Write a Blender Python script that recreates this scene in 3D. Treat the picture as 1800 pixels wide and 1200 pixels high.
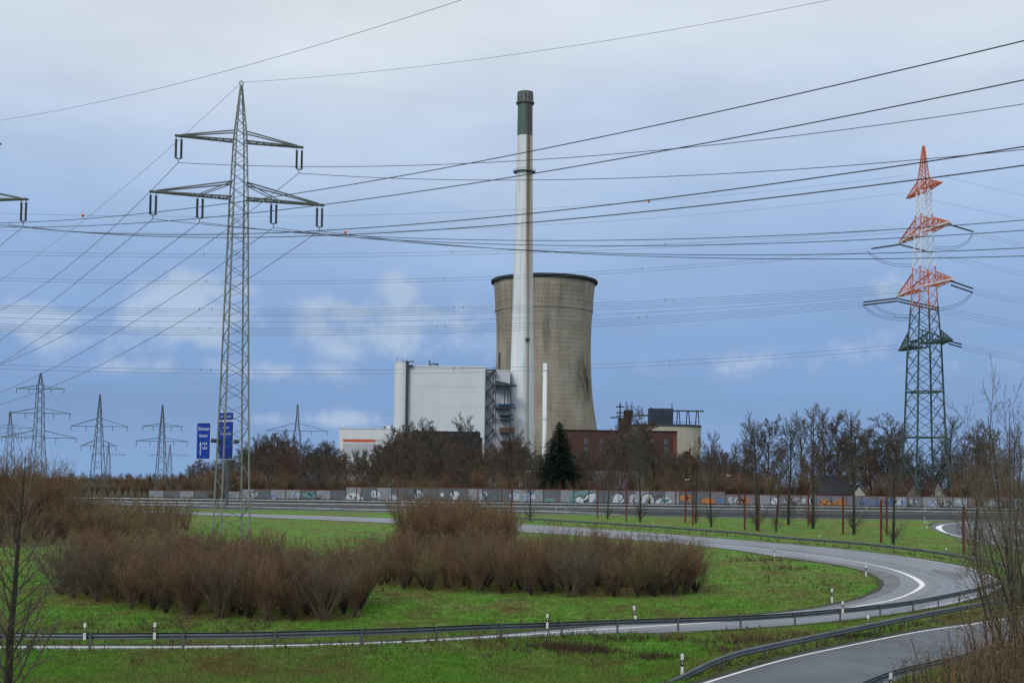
import bpy, bmesh, math, random
import numpy as np
from mathutils import Vector, Matrix, Euler

scene = bpy.context.scene
for o in list(bpy.data.objects):
    bpy.data.objects.remove(o, do_unlink=True)
C = scene.collection
R = math.radians
# ------------------------------------------------------------------ camera
F = 2100.0            # focal length in pixels of the 1800 x 1200 photograph
PX, PY = 900.0, 722.0  # principal point
H = 9.0               # eye height
CAM = Matrix.Translation((0, 0, H)) @ Matrix.Rotation(R(90) + math.atan(100 / F), 4, 'X') @ Matrix.Rotation(R(0.7), 4, 'Z')
cd = bpy.data.cameras.new('camera')
cd.sensor_width = 36.0
cd.lens = 36.0 * F / 1800.0
cd.shift_y = (PY - 600.0) / 1800.0
cd.clip_start = 0.1
cd.clip_end = 20000
cam = bpy.data.objects.new('camera', cd)
C.objects.link(cam)
cam.matrix_world = CAM
scene.camera = cam
ROT = CAM.to_3x3()

def ray(x, y):
    return (ROT @ Vector((x - PX, -(y - PY), -F))).normalized()

def at(x, y, Y):
    """point on the pixel's ray at world depth Y"""
    d = ray(x, y)
    return Vector((0, 0, H)) + d * (Y / d.y)

# ------------------------------------------------------------------ world, sun, exposure
world = bpy.data.worlds.new('World')
scene.world = world
world.use_nodes = True
wn = world.node_tree
wn.nodes.clear()

def s2l(c):
    return tuple(((v / 255) / 12.92 if v / 255 <= 0.04045 else ((v / 255 + 0.055) / 1.055) ** 2.4) for v in c) + (1.0,)

def wnode(t, **k):
    n = wn.nodes.new(t)
    for a, b in k.items():
        setattr(n, a, b)
    return n

def wl(a, b):
    wn.links.new(a, b)

def wmath(op, a, b=None, clamp=False):
    n = wnode('ShaderNodeMath', operation=op, use_clamp=clamp)
    for i, v in enumerate((a, b)):
        if v is None:
            continue
        if isinstance(v, (int, float)):
            n.inputs[i].default_value = v
        else:
            wl(v, n.inputs[i])
    return n.outputs[0]

SUN_EL, SUN_AZ = 38.0, 205.0   # degrees; azimuth clockwise from +Y (north)
sky = wnode('ShaderNodeTexSky', sky_type='NISHITA')
sky.sun_disc = False
sky.sun_elevation = R(SUN_EL)
sky.sun_rotation = R(SUN_AZ)
sky.air_density = 1.4
tc = wnode('ShaderNodeTexCoord')
sep = wnode('ShaderNodeSeparateXYZ')
wl(tc.outputs['Generated'], sep.inputs[0])
zc = wmath('MAXIMUM', sep.outputs[2], 0.0)
# slow wobble so that the cloud deck has no ruled edge
nz = wnode('ShaderNodeTexNoise')
nz.inputs['Scale'].default_value = 3.2
nz.inputs['Detail'].default_value = 5
mp = wnode('ShaderNodeMapping')
mp.inputs['Scale'].default_value = (1, 1, 2.6)
wl(tc.outputs['Generated'], mp.inputs[0])
wl(mp.outputs[0], nz.inputs['Vector'])
wob = wmath('MULTIPLY', wmath('SUBTRACT', nz.outputs[0], 0.5), 0.16)
zz = wmath('ADD', zc, wmath('MULTIPLY', wob, wmath('MULTIPLY', zc, 3.2, clamp=True)), clamp=True)
ramp = wnode('ShaderNodeValToRGB')
cr = ramp.color_ramp
stops = [(0.0, (130, 166, 212)), (0.05, (119, 155, 205)), (0.11, (129, 163, 212)), (0.17, (149, 179, 221)),
         (0.22, (170, 194, 228)), (0.275, (193, 209, 233)), (0.33, (212, 223, 235)), (0.42, (223, 232, 237)), (1.0, (246, 249, 251))]
cr.elements[0].position, cr.elements[0].color = stops[0][0], s2l(stops[0][1])
cr.elements[1].position, cr.elements[1].color = stops[-1][0], s2l(stops[-1][1])
for p, c in stops[1:-1]:
    e = cr.elements.new(p)
    e.color = s2l(c)
wl(zz, ramp.inputs[0])
# soft cumulus banks low over the horizon (fixed directions in the sky)
n2 = wnode('ShaderNodeTexNoise')
n2.inputs['Scale'].default_value = 24
n2.inputs['Detail'].default_value = 8
n2.inputs['Roughness'].default_value = 0.6
wl(tc.outputs['Generated'], n2.inputs['Vector'])
cl = None
for (cx, cy, rx, rz, amt) in [(318, 520, .050, .030, 1.1), (375, 512, .045, .020, .85), (340, 560, .09, .034, .8), (705, 515, .030, .030, .75), (620, 545, .045, .022, .8), (760, 560, .07, .030, .75),
                              (690, 590, .12, .036, .7), (70, 560, .08, .03, .62), (150, 600, .10, .022, .5), (560, 540, .035, .016, .55), (1555, 505, .030, .020, .6), (1500, 610, .07, .024, .5),
                              (240, 645, .10, .018, .5), (1300, 640, .12, .020, .42), (1690, 640, .09, .022, .42), (480, 650, .16, .018, .45), (560, 735, .14, .014, .5)]:
    d = ray(cx, cy)
    vm = wnode('ShaderNodeVectorMath', operation='SUBTRACT')
    wl(tc.outputs['Generated'], vm.inputs[0])
    vm.inputs[1].default_value = d
    vs = wnode('ShaderNodeVectorMath', operation='MULTIPLY')
    wl(vm.outputs[0], vs.inputs[0])
    vs.inputs[1].default_value = (1 / rx, 1 / rx, 1 / rz)
    ln = wnode('ShaderNodeVectorMath', operation='LENGTH')
    wl(vs.outputs[0], ln.inputs[0])
    f = wmath('MULTIPLY', wmath('SUBTRACT', 1.0, ln.outputs['Value'], clamp=True), amt)
    cl = f if cl is None else wmath('MAXIMUM', cl, f)
cfac = wmath('ADD', cl, wmath('MULTIPLY', wmath('SUBTRACT', n2.outputs[0], 0.53), 1.7))
smc = wnode('ShaderNodeMapRange', interpolation_type='SMOOTHSTEP')
smc.inputs['From Min'].default_value = 0.10
smc.inputs['From Max'].default_value = 0.62
smc.inputs['To Max'].default_value = 0.52
wl(cfac, smc.inputs['Value'])
gate = wmath('MULTIPLY', smc.outputs[0], wmath('MULTIPLY', cl, 3.0, clamp=True))
cmix = wnode('ShaderNodeMix', data_type='RGBA')
wl(gate, cmix.inputs[0])
wl(ramp.outputs[0], cmix.inputs[6])
cmix.inputs[7].default_value = s2l((198, 211, 228))
# darker grey shreds
n3 = wnode('ShaderNodeTexNoise')
n3.inputs['Scale'].default_value = 7
n3.inputs['Detail'].default_value = 6
mp3 = wnode('ShaderNodeMapping')
mp3.inputs['Scale'].default_value = (1, 1, 4)
mp3.inputs['Location'].default_value = (3.1, 1.7, 0.4)
wl(tc.outputs['Generated'], mp3.inputs[0])
wl(mp3.outputs[0], n3.inputs['Vector'])
mr3 = wnode('ShaderNodeMapRange')
mr3.inputs['From Min'].default_value = 0.35
mr3.inputs['From Max'].default_value = 0.7
mr3.inputs['To Min'].default_value = 1.05
mr3.inputs['To Max'].default_value = 0.95
wl(n3.outputs[0], mr3.inputs['Value'])
dm = wnode('ShaderNodeVectorMath', operation='SCALE')
wl(cmix.outputs[2], dm.inputs[0])
wl(mr3.outputs[0], dm.inputs['Scale'])
bg1 = wnode('ShaderNodeBackground')
bg1.inputs['Strength'].default_value = 0.1
wl(sky.outputs[0], bg1.inputs[0])
bg2 = wnode('ShaderNodeBackground')
bg2.inputs['Strength'].default_value = 1.0
wl(dm.outputs[0], bg2.inputs[0])
ms = wnode('ShaderNodeMixShader')
ms.inputs[0].default_value = 0.94
wl(bg1.outputs[0], ms.inputs[1])
wl(bg2.outputs[0], ms.inputs[2])
wo = wnode('ShaderNodeOutputWorld')
wl(ms.outputs[0], wo.inputs[0])

sd = bpy.data.lights.new('sun', 'SUN')
sd.energy = 1.0
sd.angle = R(14)
sd.color = (1.0, 0.96, 0.9)
sun = bpy.data.objects.new('sun', sd)
C.objects.link(sun)
az, el = R(SUN_AZ), R(SUN_EL)
sdir = Vector((math.sin(az) * math.cos(el), math.cos(az) * math.cos(el), math.sin(el)))
sun.rotation_euler = sdir.to_track_quat('Z', 'Y').to_euler()
sun.location = sdir * 300

scene.view_settings.view_transform = 'Standard'
scene.view_settings.look = 'None'
scene.view_settings.gamma = 1.0
scene.view_settings.use_curve_mapping = False
scene.view_settings.exposure = 0.0

# ------------------------------------------------------------------ helpers
def tag(o, label=None, cat=None, group=None, kind=None):
    if label: o['label'] = label
    if cat: o['category'] = cat
    if group: o['group'] = group
    if kind: o['kind'] = kind
    return o

def empty(name, loc=(0, 0, 0), rz=0.0, sc=None, **k):
    o = bpy.data.objects.new(name, None)
    o.empty_display_size = 0.5
    o.location = loc
    o.rotation_euler = (0, 0, rz)
    if sc is not None:
        o.scale = sc
    C.objects.link(o)
    return tag(o, **k)

def link(name, me, parent=None, mat=None, **k):
    o = bpy.data.objects.new(name, me)
    if mat is not None and not me.materials:
        me.materials.append(mat)
    C.objects.link(o)
    if parent is not None:
        o.parent = parent
    return tag(o, **k)

def mesh(name, v, f, mat=None, smooth=False):
    me = bpy.data.meshes.new(name)
    me.from_pydata([tuple(p) for p in v], [], f)
    if mat is not None:
        me.materials.append(mat)
    if smooth:
        me.polygons.foreach_set('use_smooth', [True] * len(me.polygons))
    me.update()
    return me

class MB:
    """collects boxes, bars, tubes and lathes into one mesh"""
    def __init__(s):
        s.v = []; s.f = []
    def add(s, v, f):
        n = len(s.v)
        s.v += [tuple(p) for p in v]
        s.f += [tuple(i + n for i in q) for q in f]
        return s
    def box(s, x0, x1, y0, y1, z0, z1):
        v = [(x, y, z) for x in (x0, x1) for y in (y0, y1) for z in (z0, z1)]
        return s.add(v, [(0, 1, 3, 2), (4, 6, 7, 5), (0, 4, 5, 1), (2, 3, 7, 6), (0, 2, 6, 4), (1, 5, 7, 3)])
    def bar(s, p, q, w, w2=None):
        p, q = Vector(p), Vector(q)
        d = (q - p).normalized()
        a = d.orthogonal().normalized() if abs(d.z) > .98 else d.cross(Vector((0, 0, 1))).normalized()
        b = d.cross(a)
        w2 = w2 or w
        v = []
        for c in (p, q):
            for i, j in ((-1, -1), (1, -1), (1, 1), (-1, 1)):
                v.append(c + a * (i * w / 2) + b * (j * w2 / 2))
        return s.add(v, [(3, 2, 1, 0), (4, 5, 6, 7), (0, 1, 5, 4), (1, 2, 6, 5), (2, 3, 7, 6), (3, 0, 4, 7)])
    def tube(s, pts, r, n=6, r1=None):
        pts = [Vector(p) for p in pts]
        m = len(pts)
        v = []; f = []
        for i, p in enumerate(pts):
            d = (pts[min(i + 1, m - 1)] - pts[max(i - 1, 0)]).normalized()
            a = d.cross(Vector((0, 0, 1)))
            a = a.normalized() if a.length > 1e-3 else Vector((1, 0, 0))
            b = d.cross(a)
            rr = r if r1 is None else r + (r1 - r) * i / (m - 1)
            for k in range(n):
                t = 2 * math.pi * k / n
                v.append(p + (a * math.cos(t) + b * math.sin(t)) * rr)
        for i in range(m - 1):
            for k in range(n):
                k2 = (k + 1) % n
                f.append((i * n + k, i * n + k2, (i + 1) * n + k2, (i + 1) * n + k))
        f.append(tuple(range(n - 1, -1, -1)))
        f.append(tuple((m - 1) * n + k for k in range(n)))
        return s.add(v, f)
    def lathe(s, prof, n=32, c=(0, 0, 0), cap=True):
        v = []; f = []
        for r, z in prof:
            for k in range(n):
                t = 2 * math.pi * k / n
                v.append((c[0] + r * math.cos(t), c[1] + r * math.sin(t), c[2] + z))
        for i in range(len(prof) - 1):
            for k in range(n):
                k2 = (k + 1) % n
                f.append((i * n + k, i * n + k2, (i + 1) * n + k2, (i + 1) * n + k))
        if cap:
            f.append(tuple(range(n - 1, -1, -1)))
            f.append(tuple((len(prof) - 1) * n + k for k in range(n)))
        return s.add(v, f)
    def prism(s, poly, y0, y1):
        """polygon in x,z pushed along y"""
        n = len(poly)
        v = [(x, y0, z) for x, z in poly] + [(x, y1, z) for x, z in poly]
        f = [tuple(range(n)), tuple(range(2 * n - 1, n - 1, -1))]
        f += [(i, i + n, (i + 1) % n + n, (i + 1) % n) for i in range(n)]
        return s.add(v, f)
    def build(s, name, mat, parent=None, smooth=False, **k):
        return link(name, mesh(name, s.v, s.f, mat, smooth), parent, **k)

# ------------------------------------------------------------------ materials
def mat(name, col, rough=0.7, metal=0.0, var=0.0, scale=1.0, col2=None, bump=0.0, bscale=None, stretch=(1, 1, 1), spec=0.4, lo=0.35, hi=0.65):
    m = bpy.data.materials.new(name)
    m.use_nodes = True
    nt = m.node_tree
    b = nt.nodes['Principled BSDF']
    b.inputs['Roughness'].default_value = rough
    b.inputs['Metallic'].default_value = metal
    b.inputs['Specular IOR Level'].default_value = spec
    b.inputs['Base Color'].default_value = tuple(col) + (1,)
    if var or col2 or bump:
        t = nt.nodes.new('ShaderNodeTexCoord')
        mp = nt.nodes.new('ShaderNodeMapping')
        mp.inputs['Scale'].default_value = stretch
        nt.links.new(t.outputs['Object'], mp.inputs[0])
        n = nt.nodes.new('ShaderNodeTexNoise')
        n.inputs['Scale'].default_value = scale
        n.inputs['Detail'].default_value = 6
        n.inputs['Roughness'].default_value = 0.62
        nt.links.new(mp.outputs[0], n.inputs['Vector'])
        r = nt.nodes.new('ShaderNodeValToRGB')
        r.color_ramp.elements[0].position = lo
        r.color_ramp.elements[1].position = hi
        c2 = col2 or tuple(v * (1 + var) for v in col)
        c1 = tuple(v * (1 - var) for v in col) if not col2 else col
        r.color_ramp.elements[0].color = tuple(c1) + (1,)
        r.color_ramp.elements[1].color = tuple(c2) + (1,)
        nt.links.new(n.outputs[0], r.inputs[0])
        nt.links.new(r.outputs[0], b.inputs['Base Color'])
        if bump:
            nb = nt.nodes.new('ShaderNodeTexNoise')
            nb.inputs['Scale'].default_value = bscale or scale * 4
            nb.inputs['Detail'].default_value = 6
            nt.links.new(mp.outputs[0], nb.inputs['Vector'])
            bp = nt.nodes.new('ShaderNodeBump')
            bp.inputs['Strength'].default_value = bump
            bp.inputs['Distance'].default_value = 0.05
            nt.links.new(nb.outputs[0], bp.inputs['Height'])
            nt.links.new(bp.outputs[0], b.inputs['Normal'])
    return m

M = {}
M['steel'] = mat('galvanised steel', (.085, .10, .105), .5, .1, var=.2, scale=.7)
M['rail'] = mat('guard rail steel', (.105, .120, .135), .45, .35, var=.22, scale=.6, stretch=(1, 1, 1))
M['rail_sky'] = mat('pale motorway rail', (.34, .37, .39), .45, .3, var=.2, scale=.2)  # far rails: reflected sky is put into the colour as a paler tone
M['railpost'] = mat('rail post steel', (.12, .14, .15), .6, .3, var=.2, scale=2)
M['lattice'] = mat('grey green lattice paint', (.122, .130, .118), .6, 0, var=.25, scale=.4)
M['lattice_light'] = mat('weathered zinc lattice', (.228, .236, .218), .6, 0, var=.2, scale=.4)
M['lattice_far'] = mat('far lattice paint', (.10, .125, .135), .6, 0, var=.15, scale=.3)
M['green'] = mat('dark green pylon paint', (.045, .085, .07), .6, 0, var=.2, scale=.3)
M['orange'] = mat('orange pylon paint', (.66, .17, .065), .6, 0, var=.15, scale=.3)
M['whitep'] = mat('white pylon paint', (.85, .86, .87), .6, 0, var=.05, scale=.3)
M['insul'] = mat('brown black insulator', (.022, .02, .025), .3)
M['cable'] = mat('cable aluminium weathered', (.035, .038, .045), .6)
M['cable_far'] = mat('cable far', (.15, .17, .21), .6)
M['ball'] = mat('orange warning ball', (.75, .16, .06), .5)
M['white'] = mat('white plastic', (.78, .78, .77), .5)
M['black'] = mat('black plastic', (.012, .012, .014), .5)
M['paint'] = mat('road paint', (.80, .80, .79), .6, var=.1, scale=1.2, lo=.25, hi=.6)
M['redpost'] = mat('rust red steel', (.16, .044, .028), .65, var=.25, scale=1.5, stretch=(1, 1, .3))
M['bark'] = mat('dark bark', (.040, .034, .027), .9, var=.4, scale=3, stretch=(1, 1, .3))
M['twig'] = mat('brown twigs', (.165, .108, .062), .9, var=.4, scale=.35)
M['tree_twig'] = mat('brown tree twigs', (.118, .083, .060), .9, var=.4, scale=.2)
M['tree_twig_grey'] = mat('grey tree twigs', (.100, .086, .071), .9, var=.4, scale=.2)
M['tree_twig_red'] = mat('russet tree twigs', (.130, .080, .056), .9, var=.4, scale=.2)
M['tree_twig_olive'] = mat('olive tree twigs', (.108, .094, .060), .9, var=.4, scale=.2)
M['twig_red'] = mat('reddish twigs', (.190, .105, .058), .9, var=.4, scale=.35)
M['twig_olive'] = mat('olive twigs', (.170, .136, .064), .9, var=.4, scale=.4)
M['twig_grey'] = mat('grey twigs', (.125, .10, .072), .9, var=.4, scale=.35)
M['needle'] = mat('spruce needles', (.010, .022, .014), .85, col2=(.024, .045, .024), scale=.9)
M['leaf'] = mat('withered leaf', (.20, .13, .055), .8, col2=(.10, .055, .028), scale=2)
M['sign'] = mat('sign blue', (.003, .040, .36), .4)
M['signwhite'] = mat('sign white', (.72, .74, .76), .45)
# ------------------------------------------------------------------ terrain
def smooth(a, b, x):
    t = np.clip((np.asarray(x, float) - a) / (b - a), 0, 1)
    return t * t * (3 - 2 * t)

def hor(x):
    """picture row of the horizon at column x"""
    return 822.0 + (x - 900.0) * math.tan(R(0.7))

def flat(x, y, z=0.0):
    d = ray(x, y)
    t = (z - H) / d.z
    return Vector((0, 0, H)) + d * t

def poly(px, z=0.0):
    return [flat(x, y, z) for x, y in px]

def resample(pts, step):
    out = [pts[0].copy()]
    need = step
    for a, b in zip(pts[:-1], pts[1:]):
        L = (b - a).length
        pos = 0.0
        while L - pos >= need:
            pos += need
            out.append(a + (b - a) * (pos / L))
            need = step
        need -= (L - pos)
    return out

def catmull(pts, n=8):
    P = [pts[0] * 2 - pts[1]] + list(pts) + [pts[-1] * 2 - pts[-2]]
    out = []
    for i in range(1, len(P) - 2):
        a, b, c, d = P[i - 1], P[i], P[i + 1], P[i + 2]
        for k in range(n):
            t = k / n
            out.append(0.5 * ((2 * b) + (c - a) * t + (2 * a - 5 * b + 4 * c - d) * t * t + (3 * b - a - 3 * c + d) * t ** 3))
    out.append(P[-2])
    return out

def bermw(X):
    return 0.75 * (1 - smooth(-9, 10, X))

# foot of the loop's outer guard rail along the near side, on the berm's crest
def berm_pt(x, y):
    p = flat(x, y)
    for _ in range(6):
        p = flat(x, y, float(bermw(p.x)))
    return p
NEAR_RAIL = [(-160, 1138), (0, 1141), (130, 1142), (277, 1141), (423, 1140), (565, 1136), (705, 1131), (838, 1124), (965, 1119), (1085, 1113), (1197, 1109),
             (1300, 1105), (1393, 1099), (1477, 1091), (1550, 1083), (1613, 1074), (1667, 1063), (1715, 1052)]
near_rail = catmull([berm_pt(*p) for p in NEAR_RAIL], 4)
nrx = np.array([p.x for p in near_rail]); nry = np.array([p.y for p in near_rail])

def ground(X, Y):
    X = np.asarray(X, float); Y = np.asarray(Y, float)
    z = 7.0 * (1 - smooth(3, 50, Y)) - 60.0 * smooth(450, 3000, Y) - 50.0 * smooth(2500, 9000, Y)
    s = np.interp(X, nrx, nry) - Y            # > 0 on the camera's side of the rail
    z = z + bermw(X) * smooth(-1.4, 0.15, s) * smooth(26, 46, Y)
    # low bank under the noise wall
    z = z + 0.2 * smooth(293, 301, Y) * (1 - smooth(330, 350, Y))
    return z

def gz(x, y):
    return float(ground(x, y))

# ---- outlines of the roads, read from the picture on the level ground
LOOP_OUT = [(-170, 1160), (0, 1160), (277, 1160), (450, 1159), (565, 1155), (705, 1146), (838, 1136), (965, 1126), (1085, 1117.5), (1197, 1111.5), (1300, 1106), (1393, 1100), (1477, 1092), (1550, 1083),
            (1613, 1074), (1680, 1062), (1735, 1047), (1763, 1033), (1764, 1023), (1742, 1010), (1690, 994), (1600, 979), (1500, 966.5), (1400, 957), (1250, 944.5), (1100, 933),
            (1000, 926), (900, 920), (700, 911), (450, 903), (310, 899), (200, 897)]
LOOP_IN = [(200, 900.5), (310, 903), (450, 909), (700, 920), (900, 934), (1050, 944), (1250, 962), (1363, 978), (1449, 990), (1510, 1002), (1537, 1014), (1549, 1026.5), (1537, 1039), (1510, 1051),
           (1464, 1062), (1409, 1071), (1342, 1078.5), (1250, 1086), (1085, 1097.5), (965, 1107), (838, 1117), (705, 1125), (565, 1130), (450, 1133), (277, 1134), (0, 1134), (-170, 1134)]
LOOP_LINE = [(300, 901.5), (450, 907), (700, 917.5), (900, 930.5), (1050, 940), (1250, 956), (1363, 967.5), (1464, 981), (1525, 991), (1571, 1002), (1601, 1013), (1618, 1023.5), (1620, 1031), (1601, 1043), (1571, 1054),
             (1528, 1062.6), (1450, 1075), (1300, 1091), (1150, 1101), (1008, 1110), (900, 1117.5), (700, 1129), (400, 1137), (0, 1138)]
LOOP_OLINE = [(1595, 980), (1690, 996), (1735, 1010), (1755, 1023), (1757, 1032), (1733, 1043), (1690, 1056), (1620, 1070)]
R2_FAR = [(1050, 1262), (1180, 1213), (1250, 1190), (1372, 1155), (1494, 1129), (1617, 1106), (1693, 1095), (1800, 1078), (1960, 1052)]
R2_NEAR = [(1500, 1225), (1617, 1182), (1693, 1163), (1800, 1133), (1960, 1092)]
R2_L1 = [(1085, 1262), (1180, 1223), (1250, 1198), (1372, 1162), (1494, 1135), (1617, 1110.6), (1693, 1100), (1800, 1083), (1960, 1058)]
R2_L2 = [(1440, 1232), (1525, 1200), (1617, 1173), (1693, 1155), (1791, 1127), (1960, 1084)]
R3 = [(1633, 924), (1645, 918.5), (1690, 916.5), (1760, 917), (1850, 920), (1960, 925), (1960, 992), (1850, 979), (1780, 964), (1740, 957), (1690, 946.5), (1660, 938.5), (1642, 931)]
R3_LINE = [(1900, 921), (1760, 918.5), (1700, 918.5), (1664, 921.5), (1651, 925.5), (1653, 931), (1670, 938.5), (1700, 945.5), (1742, 953.5), (1800, 965), (1900, 985)]
R3_DASH = [(1738, 927), (1760, 938), (1785, 944), (1830, 952), (1900, 962)]

loop_out = catmull(poly(LOOP_OUT), 6)
loop_in = catmull(poly(LOOP_IN), 6)
loop_poly = loop_out + loop_in
r2_far = catmull(poly(R2_FAR), 5)
r2_near = catmull(poly(R2_NEAR), 5)
r2_poly = r2_far + [Vector((46, 30, 0)), Vector((14, 41, 0))][:0] + r2_near[::-1]
r3_poly = catmull(poly(R3) + [poly(R3)[0]], 4)[:-1]

def inside(P, X, Y):
    X = np.asarray(X); Y = np.asarray(Y)
    c = np.zeros(X.shape, bool)
    n = len(P)
    for i in range(n):
        a, b = P[i], P[(i + 1) % n]
        if a.y == b.y:
            continue
        hit = ((a.y > Y) != (b.y > Y)) & (X < (b.x - a.x) * (Y - a.y) / (b.y - a.y) + a.x)
        c ^= hit
    return c

# ---- shrub beds (outlines read from the picture)
BED1 = poly([(95, 1045), (180, 1062), (240, 1072), (330, 1082), (450, 1092), (560, 1094), (625, 1086), (650, 1062), (600, 1042), (470, 1028), (260, 1018), (130, 1022)])
BED2 = poly([(640, 1022), (700, 1037), (800, 1042), (900, 1046), (1000, 1050), (1100, 1051), (1180, 1049), (1235, 1040), (1225, 1024), (1120, 1012), (960, 1004), (800, 1002), (680, 1004)])
BED3 = poly([(700, 962), (760, 975), (850, 978), (900, 968), (885, 952), (800, 944), (720, 946)])
BED4 = poly([(-60, 962), (40, 962), (120, 958), (200, 958), (290, 950), (330, 932), (300, 918), (150, 915), (-60, 915)])
BEDS = [BED1, BED2, BED3, BED4]

def bed_dist(X, Y):
    w = np.zeros(X.shape)
    for b in BEDS:
        for dx, dy in ((0, 0), (1.2, 0), (-1.2, 0), (0, 1.6), (0, -1.6)):
            w += inside(b, X + dx, Y + dy) / 5.0
    return np.clip(w, 0, 1)

# ---- the ground sheet
def axis(parts):
    out = [parts[0][0]]
    for a, b, st in parts:
        n = max(1, int(round((b - a) / st)))
        out += [a + (b - a) * (i + 1) / n for i in range(n)]
    return np.array(out)
xs = axis([(-9000, -1000, 1000), (-1000, -200, 80), (-200, -70, 6), (-70, 70, 1.4), (70, 200, 6), (200, 1000, 80), (1000, 9000, 1000)])
ys = axis([(-300, 0, 60), (0, 50, 3), (50, 140, 1.0), (140, 290, 3), (290, 310, 1), (310, 450, 10), (450, 3000, 85), (3000, 9000, 1500)])
GX, GY = np.meshgrid(xs, ys)
GZ = ground(GX, GY)
rng = np.random.default_rng(5)
near = (GY > 52) & (GY < 160)
GZ = GZ + np.where(near & ~inside(loop_poly, GX, GY) & ~inside(r2_poly, GX, GY), rng.normal(0, .02, GX.shape), 0)
nx, ny = len(xs), len(ys)
verts = np.stack([GX.ravel(), GY.ravel(), GZ.ravel()], 1)
I = (np.arange(ny - 1)[:, None] * nx + np.arange(nx - 1)[None, :]).ravel()
faces = np.stack([I, I + 1, I + 1 + nx, I + nx], 1)
gm = bpy.data.meshes.new('ground')
gm.vertices.add(len(verts)); gm.vertices.foreach_set('co', verts.ravel())
gm.loops.add(faces.size); gm.loops.foreach_set('vertex_index', faces.ravel())
gm.polygons.add(len(faces)); gm.polygons.foreach_set('loop_start', np.arange(len(faces)) * 4)
gm.polygons.foreach_set('use_smooth', np.ones(len(faces), bool))
gm.update(); gm.validate()
at_ = gm.attributes.new('litter', 'FLOAT', 'POINT')
at_.data.foreach_set('value', bed_dist(GX, GY).ravel().astype(np.float32))
# rough dead verge: along the rails and on the bank below the wall
verge = np.clip(smooth(283, 289, GY), 0, 1) 
av = gm.attributes.new('verge', 'FLOAT', 'POINT')
av.data.foreach_set('value', verge.ravel().astype(np.float32))

def grass_mat(name, lit=True):
    m = bpy.data.materials.new(name)
    m.use_nodes = True
    nt = m.node_tree
    b = nt.nodes['Principled BSDF']
    b.inputs['Roughness'].default_value = 0.9
    b.inputs['Specular IOR Level'].default_value = 0.15
    g = nt.nodes.new('ShaderNodeNewGeometry')
    def noise(sc, det=5, st=(1, 1, 1), off=0.0):
        mp = nt.nodes.new('ShaderNodeMapping')
        mp.inputs['Scale'].default_value = st
        mp.inputs['Location'].default_value = (off, off * .7, 0)
        nt.links.new(g.outputs['Position'], mp.inputs[0])
        n = nt.nodes.new('ShaderNodeTexNoise')
        n.inputs['Scale'].default_value = sc
        n.inputs['Detail'].default_value = det
        n.inputs['Roughness'].default_value = .65
        nt.links.new(mp.outputs[0], n.inputs['Vector'])
        return n.outputs[0]
    def rng_(v, a, b_, lo=0., hi=1.):
        r = nt.nodes.new('ShaderNodeMapRange')
        r.inputs['From Min'].default_value = a
        r.inputs['From Max'].default_value = b_
        r.inputs['To Min'].default_value = lo
        r.inputs['To Max'].default_value = hi
        nt.links.new(v, r.inputs['Value'])
        return r.outputs[0]
    def mix(f, a, b_):
        x = nt.nodes.new('ShaderNodeMix')
        x.data_type = 'RGBA'
        nt.links.new(f, x.inputs[0])
        for i, v in ((6, a), (7, b_)):
            if isinstance(v, tuple):
                x.inputs[i].default_value = v + (1,)
            else:
                nt.links.new(v, x.inputs[i])
        return x.outputs[2]
    def mul(a, b_):
        x = nt.nodes.new('ShaderNodeMath'); x.operation = 'MULTIPLY'
        nt.links.new(a, x.inputs[0]); nt.links.new(b_, x.inputs[1])
        return x.outputs[0]
    col = mix(rng_(noise(1.1), .35, .65), (.078, .205, .024), (.135, .295, .042))
    col = mix(rng_(noise(.11, 6, (1, .55, 1)), .43, .62, 0, .85), col, (.165, .170, .055))
    col = mix(rng_(noise(.33, 6, (1, .5, 1), 7.3), .49, .66, 0, .85), col, (.150, .108, .048))
    col = mix(rng_(noise(3.5, 4), .58, .78, 0, .6), col, (.034, .085, .017))
    col = mix(rng_(noise(2.1, 5, (1, .4, 1), 11.), .56, .74, 0, .6), col, (.105, .080, .036))
    if lit:
        a = nt.nodes.new('ShaderNodeAttribute'); a.attribute_name = 'litter'
        col = mix(mul(a.outputs['Fac'], rng_(noise(.9, 6, off=3.), .3, .62, .3, .95)), col, (.105, .048, .025))
        a2 = nt.nodes.new('ShaderNodeAttribute'); a2.attribute_name = 'verge'
        col = mix(mul(a2.outputs['Fac'], rng_(noise(.5, 6), .2, .55, .5, 1.)), col, (.052, .043, .028))
    nt.links.new(col, b.inputs['Base Color'])
    if lit:
        bp = nt.nodes.new('ShaderNodeBump')
        bp.inputs['Strength'].default_value = .8
        bp.inputs['Distance'].default_value = .12
        nt.links.new(noise(4.0, 6), bp.inputs['Height'])
        nt.links.new(bp.outputs[0], b.inputs['Normal'])
    return m
M['grass'] = grass_mat('meadow ground')
M['blade'] = grass_mat('meadow blades', False)
gm.materials.append(M['grass'])
link('ground', gm, kind='structure')

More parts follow.
